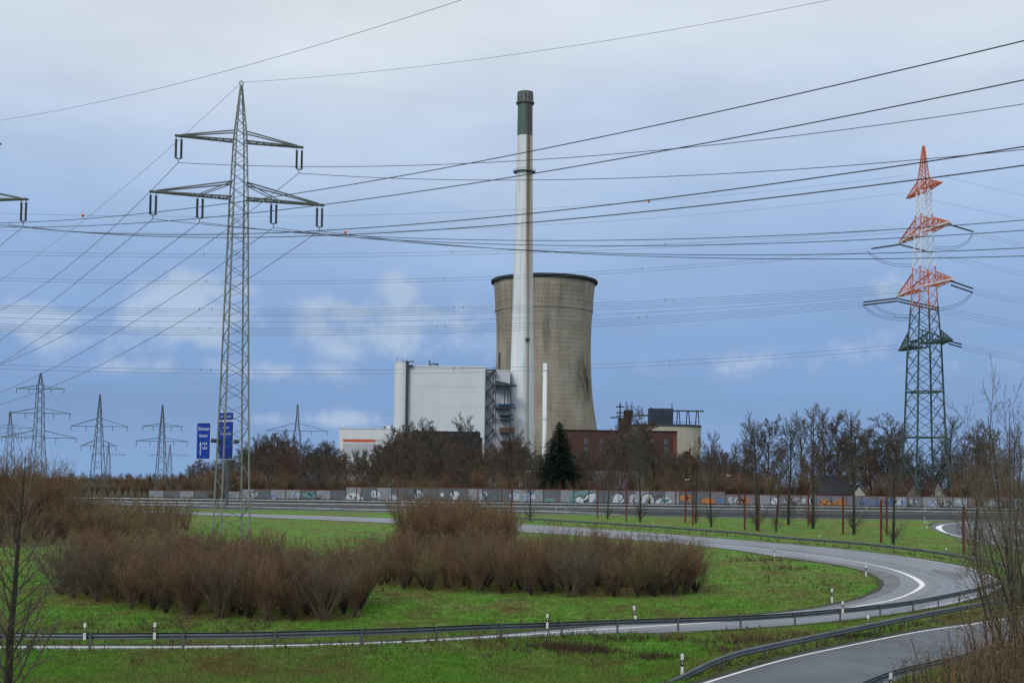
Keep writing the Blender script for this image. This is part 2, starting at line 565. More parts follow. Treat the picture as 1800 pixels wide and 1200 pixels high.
# ---- asphalt
def asphalt(name, c, c2, rough):
    m = mat(name, c, rough, col2=c2, scale=.22, bump=.25, bscale=9, stretch=(1, .35, 1), spec=.5, lo=.3, hi=.7)
    nt = m.node_tree
    b = nt.nodes['Principled BSDF']
    n = nt.nodes.new('ShaderNodeTexNoise'); n.inputs['Scale'].default_value = .35; n.inputs['Detail'].default_value = 5
    t = nt.nodes.new('ShaderNodeTexCoord'); nt.links.new(t.outputs['Object'], n.inputs['Vector'])
    r = nt.nodes.new('ShaderNodeMapRange')
    r.inputs['From Min'].default_value = .3; r.inputs['From Max'].default_value = .7
    r.inputs['To Min'].default_value = rough - .12; r.inputs['To Max'].default_value = rough + .12
    nt.links.new(n.outputs[0], r.inputs['Value']); nt.links.new(r.outputs[0], b.inputs['Roughness'])
    return m
M['asphalt'] = asphalt('damp worn asphalt', (.170, .177, .198), (.240, .248, .275), .46)
M['asphalt_dark'] = asphalt('darker asphalt', (.060, .066, .078), (.095, .102, .118), .5)
M['asphalt_shoulder'] = asphalt('shoulder paving', (.105, .108, .112), (.150, .152, .155), .6)

def sheet(name, P, z, m, parent=None, **k):
    bm = bmesh.new()
    vs = [bm.verts.new((p.x, p.y, z)) for p in P]
    es = [bm.edges.new((vs[i], vs[(i + 1) % len(vs)])) for i in range(len(vs))]
    bmesh.ops.triangle_fill(bm, use_beauty=True, use_dissolve=False, edges=es)
    for f in bm.faces:
        if f.normal.z < 0:
            f.normal_flip()
    me = bpy.data.meshes.new(name)
    bm.to_mesh(me); bm.free()
    me.materials.append(m)
    return link(name, me, parent, **k)

def ribbon(name, P, width, z, m, parent=None, thick=0.0, **k):
    """flat painted line along P; width may vary along it"""
    n = len(P); v = []
    for i, p in enumerate(P):
        d = (P[min(i + 1, n - 1)] - P[max(i - 1, 0)]); d.z = 0; d.normalize()
        s = Vector((-d.y, d.x, 0))
        w = width(i / (n - 1)) if callable(width) else width
        v += [(p.x + s.x * w / 2, p.y + s.y * w / 2, z), (p.x - s.x * w / 2, p.y - s.y * w / 2, z)]
    f = [(2 * i, 2 * i + 1, 2 * i + 3, 2 * i + 2) for i in range(n - 1)]
    return link(name, mesh(name, v, f, m), parent, **k)

loop_road = sheet('loop_road', loop_poly, .03, M['asphalt'], kind='structure')
LP = catmull(poly(LOOP_LINE), 6)
ribbon('edge_line', LP, lambda t: .21 + .30 * max(0, 1 - abs(t - .47) / .11), .044, M['paint'], loop_road)
ribbon('edge_line', catmull(poly(LOOP_OLINE), 6), .16, .044, M['paint'], loop_road)
# darker strip of paving inside the white line at the bend, with worn cross bars
inner = [(1363, 978), (1449, 990), (1510, 1002), (1537, 1014), (1549, 1026.5), (1537, 1039), (1510, 1051), (1464, 1062), (1409, 1071)]
mid = [(1425, 1072.5), (1500, 1061), (1550, 1047), (1577, 1034), (1583, 1022), (1570, 1010), (1525, 999), (1464, 988), (1390, 977)]
sheet('shoulder_paving', catmull(poly(inner), 4) + catmull(poly(mid), 4), .037, M['asphalt_shoulder'], loop_road)
for k, (o_, w_) in enumerate(((1.15, .55), (2.75, .55), (2.0, .25))):
    tp_ = []
    for i, p in enumerate(LP):
        d = LP[min(i + 1, len(LP) - 1)] - LP[max(i - 1, 0)]; d.normalize()
        tp_.append(p + Vector((d.y, -d.x, 0)) * -o_)
    if (tp_[len(tp_) // 2] - Vector((0, 140, 0))).length < (LP[len(LP) // 2] - Vector((0, 140, 0))).length:
        tp_ = [p * 2 - q for p, q in zip(LP, tp_)]
    ribbon('wheel_track', tp_, w_, .037, asphalt('polished wheel track', (.135, .141, .158), (.200, .208, .232), .40), loop_road)
for (px_, w_) in (([(1120, 938), (1175, 942), (1178, 946), (1120, 942)], 0), ([(1640, 1000), (1700, 1010), (1690, 1020), (1628, 1009)], 0)):
    sheet('asphalt_patch', poly(px_), .0365, M['asphalt_shoulder'], loop_road)
for (x0, x1, y) in ((1498, 1545, 997.5), (1530, 1566, 1003.5), (1545, 1590, 1010)):
    ribbon('cross_bar', [flat(x0, y), flat((x0 + x1) / 2, y + .4), flat(x1, y + .9)], .22, .043, mat('worn paint', (.36, .37, .37), .7, var=.25, scale=2), loop_road)
r2 = sheet('slip_road', r2_poly, .03, M['asphalt_dark'], kind='structure')
ribbon('edge_line', catmull(poly(R2_L1), 5), .15, .044, M['paint'], r2)
l2 = resample(catmull(poly(R2_L2), 5), .5)
ribbon('edge_line', l2, .26, .044, M['paint'], r2)
r3 = sheet('turning_road', r3_poly, .03, M['asphalt_dark'], kind='structure')
ribbon('edge_line', catmull(poly(R3_LINE), 6), lambda t: .3 + .75 * max(0, 1 - abs(t - .44) / .14), .044, M['paint'], r3)
dp = resample(catmull(poly(R3_DASH), 5), 1.0)
for i in range(0, len(dp) - 3, 5):
    ribbon('lane_dash', dp[i:i + 4], .25, .044, M['paint'], r3)

# dark soil washed onto the edges of the asphalt
soil = mat('dark verge soil', (.030, .026, .017), .95, col2=(.065, .058, .036), scale=.9, bump=.4, bscale=6)
def soil_edge(P, road, w=.42):
    Q = resample([p.copy() for p in P], .6)
    ph = random.Random(len(Q))
    ws = [w * ph.uniform(.45, 1.5) for _ in Q]
    ws = [(a + b + c) / 3 for a, b, c in zip(ws, ws[1:] + ws[-1:], ws[:1] + ws[:-1])]
    ribbon('soil_edge', Q, lambda t: ws[min(len(ws) - 1, int(round(t * (len(ws) - 1))))], .0405, soil, road)
soil_edge(loop_out, loop_road)
soil_edge(loop_in, loop_road, .5)
soil_edge(r2_far, r2, .5)
soil_edge(r3_poly[:len(r3_poly) // 3], r3, .5)
# ---- motorway in front of the wall
def hw(x, Y):
    return Vector(((x - 900) / F * Y, Y, 0))
MOT_NEAR = poly([(-700, 882), (100, 889), (300, 893), (500, 897), (700, 901), (900, 902.5), (1000, 904), (1200, 909), (1400, 911.5), (1600, 914), (1800, 916.5), (2300, 921)])
mot = sheet('motorway', MOT_NEAR + [Vector((330, 287, 0)), Vector((0, 287, 0)), Vector((-330, 287, 0))], .022, mat('dull motorway asphalt', (.045, .047, .052), .9, var=.2, scale=.1, spec=.12), kind='structure')
off = [p + Vector((0, 2.0, 0)) for p in MOT_NEAR]
ribbon('edge_line', off, 1.1, .034, mat('pale wet shoulder strip', (.42, .44, .45), .6, var=.2, scale=.3), mot)  # pale strip for the wet shoulder, its shine put into the colour
for Y in (258.0, 268.0, 284.5):
    ribbon('edge_line', [Vector((x, Y, 0)) for x in (-300, 0, 300)], .3, .034, M['paint'], mot)
ribbon('median_strip', [Vector((x, 263.0, 0)) for x in (-300, 0, 300)], 5.0, .040, mat('median soil', (.05, .046, .036), .95, var=.4, scale=.4), mot)

# ------------------------------------------------------------------ guard rails
PROF = [(0.0, .44), (.015, .46), (.075, .50), (.085, .53), (.03, .575), (.03, .615), (.085, .66), (.075, .69), (.015, .735), (0.0, .75)]
post_me = MB().add([(-.05, -.03, 0), (.05, -.03, 0), (.05, .03, 0), (.03, .03, 0), (.03, -.012, 0), (-.03, -.012, 0), (-.03, .03, 0), (-.05, .03, 0)] +
                   [(-.05, -.03, .73), (.05, -.03, .73), (.05, .03, .73), (.03, .03, .73), (.03, -.012, .73), (-.03, -.012, .73), (-.03, .03, .73), (-.05, .03, .73)],
                   [(i, (i + 1) % 8, (i + 1) % 8 + 8, i + 8) for i in range(8)] + [(8, 9, 10, 11, 12, 13, 14, 15)])
POST = mesh('guard rail post', [(x, y, z - .25 if z == 0 else z) for x, y, z in post_me.v], post_me.f, M['railpost'])

def guard_rail(P, side, label, group=None, spacing=4.0, taper=0, both=False, beam=None):
    """W-profile rail along P; side = +1 puts the beam's face on the left of the run"""
    root = empty('guard_rail', P[0], label=label, cat='guard rail', group=group)
    o0 = P[0]
    Q = resample(P, 1.0)
    n = len(Q)
    def drop(i):
        if taper and i < 10:
            return -.72 * (1 - smooth(0, 10, i))
        return 0.0
    for sd in ((1, -1) if both else (side,)):
        v = []
        for i, p in enumerate(Q):
            d = Q[min(i + 1, n - 1)] - Q[max(i - 1, 0)]; d.z = 0; d.normalize()
            s = Vector((-d.y, d.x, 0)) * sd
            z = p.z + float(drop(i))
            for u, h in PROF:
                v.append((p.x + s.x * (u + .05) - o0.x, p.y + s.y * (u + .05) - o0.y, z + h - o0.z))
        k = len(PROF)
        f = [(i * k + j, i * k + j + 1, (i + 1) * k + j + 1, (i + 1) * k + j) for i in range(n - 1) for j in range(k - 1)]
        b = link('rail_beam', mesh('rail beam', v, f, beam or M['rail'], True), root)
        so = b.modifiers.new('sheet thickness', 'SOLIDIFY'); so.thickness = .012; so.offset = -1
    pts = resample(P, spacing)
    m = len(pts)
    for i, p in enumerate(pts):
        d = pts[min(i + 1, m - 1)] - pts[max(i - 1, 0)]
        po = link('rail_post', POST, root)
        po.location = p - o0
        if taper and i < 3:
            po.location.z += float(drop(int(i * spacing)))
        po.rotation_euler.z = math.atan2(d.y, d.x)
    return root

FAR_RAIL = [(1715, 1052), (1752, 1040), (1782, 1028), (1784, 1016), (1762, 1003), (1712, 992), (1617, 976), (1494, 962), (1381, 953), (1300, 944), (1250, 940), (1150, 932), (1076, 927), (980, 921), (907, 916), (820, 913)]
far_pts = catmull(poly(FAR_RAIL), 4)
loop_rail = [p.copy() for p in near_rail] + far_pts[1:]
guard_rail(loop_rail, 1, 'long steel guard rail curving round the outside of the grey loop road')
R2_RAIL = [(1104, 1222), (1140, 1211), (1190, 1199), (1250, 1182), (1372, 1153), (1494, 1126), (1617, 1099), (1708, 1081), (1800, 1065), (1960, 1038)]
guard_rail(catmull(poly(R2_RAIL), 5), -1, 'steel guard rail with a buried end beside the dark slip road', taper=1)
R2_RAIL2 = [(1490, 1245), (1577, 1208), (1693, 1179), (1800, 1148), (1960, 1104)]
guard_rail(catmull(poly(R2_RAIL2), 5), 1, 'low guard rail between the slip road and the brown roadside scrub')
HW1 = [(-100, 884.5), (150, 889), (320, 892.5), (500, 897), (700, 901.5), (900, 902.5), (1000, 904.5), (1050, 907), (1095, 910)]
guard_rail(catmull(poly(HW1), 4), 1, 'guard rail along the motorway that bends down and ends in the grass', spacing=8, beam=M['rail_sky'])
guard_rail([hw(-400, 262.0), hw(900, 262.0), hw(2300, 262.0)], 1, 'two-sided guard rail on the median strip of the motorway', spacing=8, both=True, beam=M['rail_sky'])
guard_rail([hw(-400, 286.0), hw(900, 286.0), hw(2300, 286.0)], -1, 'guard rail at the foot of the graffiti noise wall', spacing=8, beam=M['rail_sky'])
guard_rail([hw(1080, 231.0), hw(1400, 231.0), hw(2100, 232.0)], 1, 'guard rail along the grass strip with red posts by the motorway', spacing=8)

# ------------------------------------------------------------------ reflector posts
prof = [(-.06, -.045), (.06, -.045), (.06, .0), (.025, .055), (-.025, .055), (-.06, 0)]
def post_piece(z0, z1, g=0.0, top=0.0):
    n = len(prof); s = 1 + g
    v = [(x * s, y * s, z0 + (y * top if z0 > .2 else 0)) for x, y in prof] + [(x * s, y * s, z1 - (y + .045) * top) for x, y in prof]
    f = [(i, (i + 1) % n, (i + 1) % n + n, i + n) for i in range(n)] + [tuple(range(n, 2 * n)), tuple(range(n - 1, -1, -1))]
    return v, f
v, f = post_piece(-.15, 1.05, 0, 1.0)
RP_BODY = mesh('reflector post body', v, f, M['white'])
v, f = post_piece(.52, .78, .05, 0.6)
RP_BAND = mesh('reflector post band', v, f, M['black'])
RP_REF = MB().box(-.025, .025, -.052, -.044, .58, .73)
RP_REF = mesh('reflector', RP_REF.v, RP_REF.f, mat('orange reflector', (.5, .45, .4), .2))
v, f = post_piece(.45, 1.2, 0, .5)
RM_BODY = mesh('rail reflector body', [(x, y, max(z, .45)) for x, y, z in v], f, M['white'])
v, f = post_piece(.80, 1.0, .06, 0.6)
RM_BAND = mesh('rail reflector band', v, f, M['black'])
def rail_reflector(x, rail, label, group):
    p = min(resample(rail, .25), key=lambda q: abs((q.x / q.y) - (at(x, 1000, 100).x / 100)))
    r = empty('rail_reflector', p, math.atan2(p.x, p.y) * -1, label=label, cat='reflector post', group=group)
    link('post_body', RM_BODY, r); link('black_band', RM_BAND, r)
    q = link('reflector', RP_REF, r); q.location.z = .25
    return r
def reflector(x, yt, label, group, lean=(0, 0), Y=None):
    s = (yt - hor(x)) / 8.0
    p = at(x, yt, Y or F / s)
    p.z = gz(p.x, p.y)
    r = empty('reflector_post', p, math.atan2(-p.x, p.y) * -1, label=label, cat='reflector post', group=group)
    r.rotation_euler[0], r.rotation_euler[1] = lean
    link('post_body', RP_BODY, r); link('black_band', RP_BAND, r); link('reflector', RP_REF, r)
    return r
g1 = 'reflector posts along the near side of the loop'
l1 = 'black and white reflector post behind the near guard rail of the loop road'
l1 = 'short black and white reflector fixed to the near guard rail of the loop road'
g1 = 'reflectors fixed to the near guard rail of the loop'
for x in (156, 279, 965, 1480):
    rail_reflector(x, near_rail, l1, g1)
reflector(1118, 1068, 'black and white reflector post leaning to one side behind the near guard rail', None, (0, -.13), 70.5)
g2 = 'reflector posts on the inner edge of the loop'
l2_ = 'black and white reflector post on the grassy inner edge of the loop bend'
for x, y in ((1462, 1033), (1522, 992), (1361, 961)):
    reflector(x, y, l2_, g2)
g3 = 'reflector posts beyond the far rail of the loop'
l3 = 'short reflector fixed to the far guard rail of the loop'
for x in (1440, 1147, 1663):
    rail_reflector(x, [q.copy() for q in far_pts[len(far_pts) // 3:]], l3, g3)
g4 = 'reflector posts along the dark slip road'
l4 = 'reflector post beside the guard rail of the dark slip road'
for x, y in ((1199, 1148), (1735, 1040)):
    reflector(x, y, l4, g4)
rail_reflector(1527, catmull(poly(R2_RAIL), 5), 'short reflector fixed to the guard rail of the dark slip road', None)
reflector(1565, 1181, 'reflector post at the scrub side of the dark slip road', None)
g5 = 'reflector posts at the turning road'
for x, y in ((1625, 908), (1629, 917)):
    reflector(x, y, 'reflector post at the tip of the turning road with the curved white line', g5)
g6 = 'reflector posts along the motorway'
for x, Y in ((333, 240), (978, 245), (995, 241), (1340, 284), (1524, 284), (1626, 284), (745, 284), (708, 284)):
    reflector(x, 880, 'small reflector post beside the motorway in front of the noise wall', g6, Y=Y)

# ------------------------------------------------------------------ red steel posts in the grass strip
def red_me(w, d):
    b = MB()
    # H-section steel stele: two flanges and a web
    b.box(-w / 2, w / 2, -d / 2, -d / 2 + .05, -.3, 1); b.box(-w / 2, w / 2, d / 2 - .05, d / 2, -.3, 1)
    b.box(-.04, .04, -d / 2 + .05, d / 2 - .05, -.3, .998)
    return mesh('red steel post', b.v, b.f, M['redpost'])
RED = red_me(.21, .24)
for x, yt, yb in ((699, 838, 896), (647, 851, 880), (842, 850, 885), (882, 843, 888), (899, 850, 906), (980, 849, 886), (1050, 848, 910), (1101, 852, 916), (1205, 857, 918),
                  (1218, 862, 924), (1309, 866, 931), (1334, 867, 933), (1368, 868, 908), (1282, 864, 890), (1181, 857, 890), (1421, 862, 925), (1482, 872, 938), (1549, 878, 954), (1559, 872, 940), (1694, 890, 974)):
    p = flat(x, yb)
    top = at(x, yt, p.y)
    if p.y > 287:
        p.y = 286.8
    o = link('red_post', RED, label='upright rust red steel post standing in the grass strip by the motorway', cat='post', group='red steel posts along the grass strip')
    o.location = (p.x, p.y, gz(p.x, p.y))
    o.scale = (1, 1, max(4.5, top.z))
    o.rotation_euler.z = .25
# ------------------------------------------------------------------ lattice pylons
_b = MB().box(-.5, .5, -.5, .5, 0, 1)
BAR = {}
def barmesh(m):
    if m.name not in BAR:
        BAR[m.name] = mesh('lattice bar', _b.v, _b.f, m)
    return BAR[m.name]

def barobj(name, p, q, w, m, parent, w2=None):
    p, q = Vector(p), Vector(q)
    d = q - p
    o = link(name, barmesh(m), parent)
    o.matrix_basis = Matrix.Translation(p) @ d.to_track_quat('Z', 'Y').to_matrix().to_4x4() @ Matrix.Diagonal((w, w2 or w, d.length, 1))
    return o

def wat(levels, z):
    return float(np.interp(z, [l[0] for l in levels], [l[1] for l in levels]))

CORN = [(-1, -1), (1, -1), (1, 1), (-1, 1)]
def body(root, levels, legw, brw, mfun, single=True, step=.55, name_br='brace', joined=False, horiz=(), twist=0.0):
    """four tapering legs and zigzag bracing on the four faces"""
    zs = [l[0] for l in levels]
    def c(k, z):
        w = wat(levels, z) / 2
        cx_, cy_ = CORN[k % 4][0] * w, CORN[k % 4][1] * w
        return Vector((cx_ * math.cos(twist) - cy_ * math.sin(twist), cx_ * math.sin(twist) + cy_ * math.cos(twist), z))
    for k in range(4):
        for a, b in zip(zs[:-1], zs[1:]):
            barobj('leg', c(k, a), c(k, b), legw(a), mfun((a + b) / 2, True), root)
    cuts = [zs[0]]
    while cuts[-1] < zs[-1] - .5:
        cuts.append(min(zs[-1], cuts[-1] + max(.55, wat(levels, cuts[-1]) * step)))
    J = {}
    for i, (a, b) in enumerate(zip(cuts[:-1], cuts[1:])):
        for k in range(4):
            m = mfun((a + b) / 2, False)
            prs = [(c(k + (i + k) % 2, a), c(k + (i + k + 1) % 2, b))] if single else [(c(k, a), c(k + 1, b)), (c(k + 1, a), c(k, b))]
            for p, q in prs:
                if joined:
                    J.setdefault(m.name, (MB(), m))[0].bar(p, q, brw(a))
                else:
                    barobj(name_br, p, q, brw(a), m, root, brw(a) * .6)
    for z in horiz:
        for k in range(4):
            barobj('cross_beam', c(k, z), c(k + 1, z), legw(z) * .9, mfun(z, False), root)
    for mb, m in J.values():
        mb.build('bracing', m, root)

def crossarm(root, levels, zb, zt, L, w, m, m2=None, nbay=6, droptip=0.0, reach=(1, -1), deck=False):
    """triangular truss arm along local x on both sides"""
    wb, wt = wat(levels, zb) / 2, wat(levels, zt) / 2
    for sx in reach:
        tip = Vector((sx * L, 0, zb + droptip))
        arm = None
        mb = MB()
        tw = .22 if not deck else .5
        A = [Vector((sx * wb, s * wb, zb)) for s in (-1, 1)]
        B = [Vector((sx * wt, s * wt, zt)) for s in (-1, 1)]
        T = [tip + Vector((0, s * tw, 0)) for s in (-1, 1)]
        for s in range(2):
            mb.bar(A[s], T[s], w)
        mb.bar(T[0], T[1], w)
        arm = mb.build('crossarm', m, root)
        for s in range(2):
            barobj('top_chord', B[s], T[s] + Vector((-sx * .6, 0, w * .6)), w * .8, m2 or m, arm)
        lace = MB()
        for i in range(nbay):
            t0, t1 = i / nbay, (i + 1) / nbay
            p, q = A[i % 2].lerp(T[i % 2], t0), A[(i + 1) % 2].lerp(T[(i + 1) % 2], t1)
            lace.bar(p, q, w * .6)
            lace.bar(A[0].lerp(T[0], t1), A[1].lerp(T[1], t1), w * .5)
        lace.build('arm_lacing', m2 or m, arm)
        if deck:
            dk = MB()
            for i in range(5):
                t = (i + .5) / 5.5
                for s in range(2):
                    dk.bar(A[s].lerp(T[s], t), B[s].lerp(T[s], t + .04), w * .55)
                    dk.bar(A[s].lerp(T[s], t), B[s].lerp(T[s], min(1, t + .2)), w * .45)
            dk.build('arm_web', m2 or m, arm)
    return

# insulator: two ribbed strings, yoke and clamp
def ribbed(L, r, n=12):
    prof = [(r * .45, 0)]
    for i in range(n):
        z = -L * (i + .2) / n
        prof += [(r * .7, z), (r, z - L * .25 / n), (r * .7, z - L * .6 / n)]
    prof += [(r * .45, -L)]
    b = MB().lathe(prof[::-1], 8)
    return mesh('insulator string', b.v, b.f, M['insul'], True)
STRING = ribbed(2.05, .155)
def hang_insulator(root, x, z, half=.28):
    e = empty('insulator', (x, 0, z))
    e.parent = root
    for s in (-1, 1):
        barobj('hanger', (s * half, 0, .02), (s * half, 0, -.32), .06, M['steel'], e)
        st = link('insulator_string', STRING, e); st.location = (s * half, 0, -.3)
        barobj('arcing_horn', (s * half - .18, 0, -.34), (s * half + .18, 0, -.34), .03, M['steel'], e)
        barobj('arcing_horn', (s * half - .22, 0, -2.32), (s * half + .22, 0, -2.32), .03, M['steel'], e)
    barobj('yoke', (-half, 0, -2.42), (half, 0, -2.42), .09, M['steel'], e)
    barobj('clamp', (0, 0, -2.42), (0, 0, -2.85), .08, M['steel'], e)
    return root.matrix_world @ Vector((x, 0, z - 2.85))

# ---- the near pylon
p1b = flat(405.5, 963)
p1b.z = 0
YAW1 = R(18)
DY1 = p1b.y
def z1(y):
    return at(424, y, DY1).z
LV1 = [(0, 3.2), (z1(700), 2.45), (z1(348), 1.58), (z1(240), 1.15), (z1(150), .16)]
P1 = empty('transmission_pylon', p1b, YAW1, label='tall grey lattice pylon with two arms standing among the brown shrubs', cat='pylon')
bpy.context.view_layer.update()
m1 = lambda z, leg: M['lattice_light'] if (leg and z < 30) else M['lattice']
body(P1, LV1, lambda z: .145 if z < 25 else .115, lambda z: .08 if z < 25 else .065, lambda z, leg: M['lattice_light'] if leg else M['lattice'], step=.5, twist=R(11))
pxm = F / DY1
ZU, ZL = z1(249), z1(349)
crossarm(P1, LV1, ZU, z1(232), 6.75 * 16.4 / pxm, .15, M['lattice'], nbay=8)
crossarm(P1, LV1, ZL, z1(322), 9.2 * 16.4 / pxm, .16, M['lattice'], nbay=10)
k1 = 16.4 / pxm
for sx in (-1, 1):
    for s in (-1, 1):
        barobj('stay', (sx * .7, s * .7, z1(322)), (sx * 4.1 * k1, s * .45, ZL + .1), .09, M['lattice'], P1)
_h = MB()
_h.tube([Vector((.22 * math.cos(t), 0, .25 + .22 * math.sin(t))) for t in np.linspace(-1.2, 4.2, 14)], .05, 6)
_hook = _h.build('earth_wire_hook', M['lattice'], P1)
_hook.location = (0, 0, z1(150))
INS = []   # upper left, upper right, lower 1..4
for x, z in ((-6.4 * k1, ZU), (6.4 * k1, ZU), (-8.85 * k1, ZL), (-4.05 * k1, ZL), (3.75 * k1, ZL), (8.75 * k1, ZL)):
    INS.append(hang_insulator(P1, x, z - .08))
TOP1 = P1.matrix_world @ Vector((0, 0, z1(150) + .3))

# ---- its twin, just outside the frame on the left, whose arm reaches in
DYB = DY1 * 1.03
tipB = at(48, 350, DYB)
YAWB = R(-8)
baseB = tipB - Vector((math.cos(YAWB), math.sin(YAWB), 0)) * (9.2 * k1)
baseB.z = 0
LVB = [(0, 3.2), (24, 2.45), (tipB.z, 1.58), (tipB.z + 7, 1.15), (tipB.z + 14, .16)]
PB = empty('transmission_pylon', baseB, YAWB, label='second grey pylon whose lower arm reaches in with one pair of insulators', cat='pylon')
bpy.context.view_layer.update()
body(PB, LVB, lambda z: .16, lambda z: .085, lambda z, leg: M['lattice'], step=.8, joined=True)
crossarm(PB, LVB, tipB.z, tipB.z + 1.7, 9.2 * k1, .15, M['lattice'], nbay=10)
crossarm(PB, LVB, tipB.z + 6.4, tipB.z + 7.5, 5.7 * k1, .15, M['lattice'], nbay=8)
insB = [hang_insulator(PB, x * k1, tipB.z - .08) for x in (-8.85, -4.05, 3.75, 8.8)]

# ---- the tall orange and white pylon behind the wall
CY = 322.0
cb = at(1626, 880, CY)
cb.z = gz(cb.x, cb.y)
def zc_(y):
    return at(1622, y, CY).z
pc = F / CY
wC = lambda px: px / pc / 1.337
LVC = [(cb.z - cb.z, wC(92)), (zc_(770), wC(69)), (zc_(610), wC(56)), (zc_(530), wC(44)), (zc_(410), wC(31)), (zc_(335), wC(24)), (zc_(258), .35)]
YAWC = R(-83)
PC = empty('warning_pylon', cb, YAWC, label='tall strain pylon, orange and white above and dark green below, behind the noise wall', cat='pylon')
bpy.context.view_layer.update()
bands = [(zc_(540), 'green'), (zc_(470), 'orange'), (zc_(412), 'whitep'), (zc_(378), 'orange'), (zc_(338), 'whitep'), (1e9, 'orange')]
def mC(z, leg):
    for zt, n in bands:
        if z < zt:
            return M[n]
LVCf = sorted(LVC + [(b[0], wat(LVC, b[0])) for b in bands[:-1]])
LVCs = []
for l in LVCf:
    if not LVCs or l[0] - LVCs[-1][0] > .4:
        LVCs.append(l)
body(PC, LVCs, lambda z: .40 if z < zc_(610) else (.32 if z < zc_(540) else .24), lambda z: .19 if z < zc_(540) else .115, mC, single=False, step=.62, horiz=(zc_(770), zc_(690), zc_(600)))
LC = lambda px: px / pc / math.cos(YAWC) / 2
CT = {}
crossarm(PC, LVC, zc_(336), zc_(318), 9.5, .28, M['orange'], M['orange'], nbay=5, deck=True)
crossarm(PC, LVC, zc_(411), zc_(385), 14.6, .36, M['whitep'], M['orange'], nbay=6, deck=True)
crossarm(PC, LVC, zc_(508), zc_(480), 15.8, .36, M['whitep'], M['orange'], nbay=6, deck=True)
crossarm(PC, LVC, zc_(608), zc_(582), 14.6, .40, M['green'], M['green'], nbay=6, deck=True)

# ---- pylons far off on the left
def far_pylon(x, ytop, ybase, arms, Y, label, yaw=0.0, m='lattice_far', bw=.07, thin=.15, xb=None):
    s = F / Y
    b = at(xb or x, ybase, Y)
    z0 = gz(b.x, b.y)
    b.z = z0
    top = at(x, ytop, Y).z - z0
    za = at(x, arms[0][0], Y).z - z0
    zl = at(x, arms[-1][0], Y).z - z0
    lv = [(0, top * bw * 1.9), (min(zl, za) * .96, top * bw), (max(zl, za) + .5, top * bw * .62), (top, .15)]
    root = empty('transmission_pylon', b, yaw, label=label, cat='pylon')
    body(root, lv, lambda z: thin, lambda z: thin * .6, lambda z, leg: M[m], step=.75, joined=True)
    for (ya, half, h) in arms:
        z = at(x, ya, Y).z - z0
        crossarm(root, lv, z, z + h / s, half / s, thin, M[m], nbay=5)
        for sx in (-1, 1):
            for t in (.45, .97):
                barobj('insulator_string', (sx * half / s * t, 0, z), (sx * half / s * t, 0, z - 1.4), .12, M['insul'], root)
    return root
far_pylon(65, 655, 872, [(683, 43, 6), (726, 55, 9), (769, 67, 13)], 345, 'far pylon with three arms, the highest of the pylons over the brown scrub')
far_pylon(171, 692, 868, [(749, 51, 14), (783, 32, 10)], 352, 'far pylon with a wide upper arm and a short lower arm', bw=.075)
far_pylon(282, 711, 868, [(749, 35, 5), (775, 46, 6)], 356, 'slender far pylon with two arms beside the blue road signs', bw=.062)
far_pylon(520, 710, 870, [(757, 55, 14)], 400, 'far pylon with one wide arm rising out of the bare wood')
far_pylon(14, 722, 868, [(752, 40, 6), (766, 60, 6)], 430, 'pale far pylon half hidden beside the three-armed pylon', m='lattice_far', thin=.12)
far_pylon(297, 780, 862, [(800, 36, 4)], 620, 'small far pylon standing behind the slender two-armed pylon', thin=.14)
far_pylon(189, 778, 862, [(799, 30, 4)], 640, 'small far pylon standing behind the pylon with the wide upper arm', thin=.14)

# ------------------------------------------------------------------ cables
NC = [0]
def cable(pts, Y0, Y1, r, label, group, m='cable', ext=(0, 0), P0=None, P1_=None, n=28, balls=(), spacers=()):
    A = P0 if P0 is not None else at(pts[0][0], pts[0][1], Y0)
    B = P1_ if P1_ is not None else at(pts[-1][0], pts[-1][1], Y1)
    hd = Vector((B.x - A.x, B.y - A.y, 0))
    nrm = Vector((-hd.y, hd.x, 0))
    num = den = 0.0
    for (x, y) in pts[1:-1]:
        d = ray(x, y)
        o = Vector((0, 0, H))
        k = nrm.dot(Vector((A.x, A.y, 0)) - Vector((0, 0, 0))) / nrm.dot(d)
        q = o + d * k
        t = (q - A).dot(hd) / hd.length_squared
        b = 4 * t * (1 - t)
        num += b * (A.z + (B.z - A.z) * t - q.z)
        den += b * b
    sag = max(num / den, 0) if den > 0 else 0.4
    def pos(t):
        p = A.lerp(B, t)
        p.z -= 4 * sag * t * (1 - t)
        return p
    P = [pos(-ext[0] + (1 + ext[0] + ext[1]) * i / n) for i in range(n + 1)]
    o = MB().tube(P, r, 5).build('power_cable', M[m], label=label, cat='power cable', group=group)
    for bx in balls:
        best = min((pos(i / 400) for i in range(401)), key=lambda p: abs(px_of(p)[0] - bx))
        bm = MB().lathe([(.02, -.36), (.2, -.30), (.33, -.14), (.36, 0), (.33, .14), (.2, .30), (.02, .36)], 14, best)
        bm.build('warning_ball', M['ball'], o, True)
    for bx in spacers:
        best = min((pos(i / 400) for i in range(401)), key=lambda p: abs(px_of(p)[0] - bx))
        MB().bar(best + Vector((0, 0, -.3)), best + Vector((0, 0, .3)), .09).build('spacer', M['cable'], o)
    return o

CINV = CAM.inverted()
def px_of(p):
    q = CINV @ p
    return (PX + q.x / -q.z * F, PY - q.y / -q.z * F)

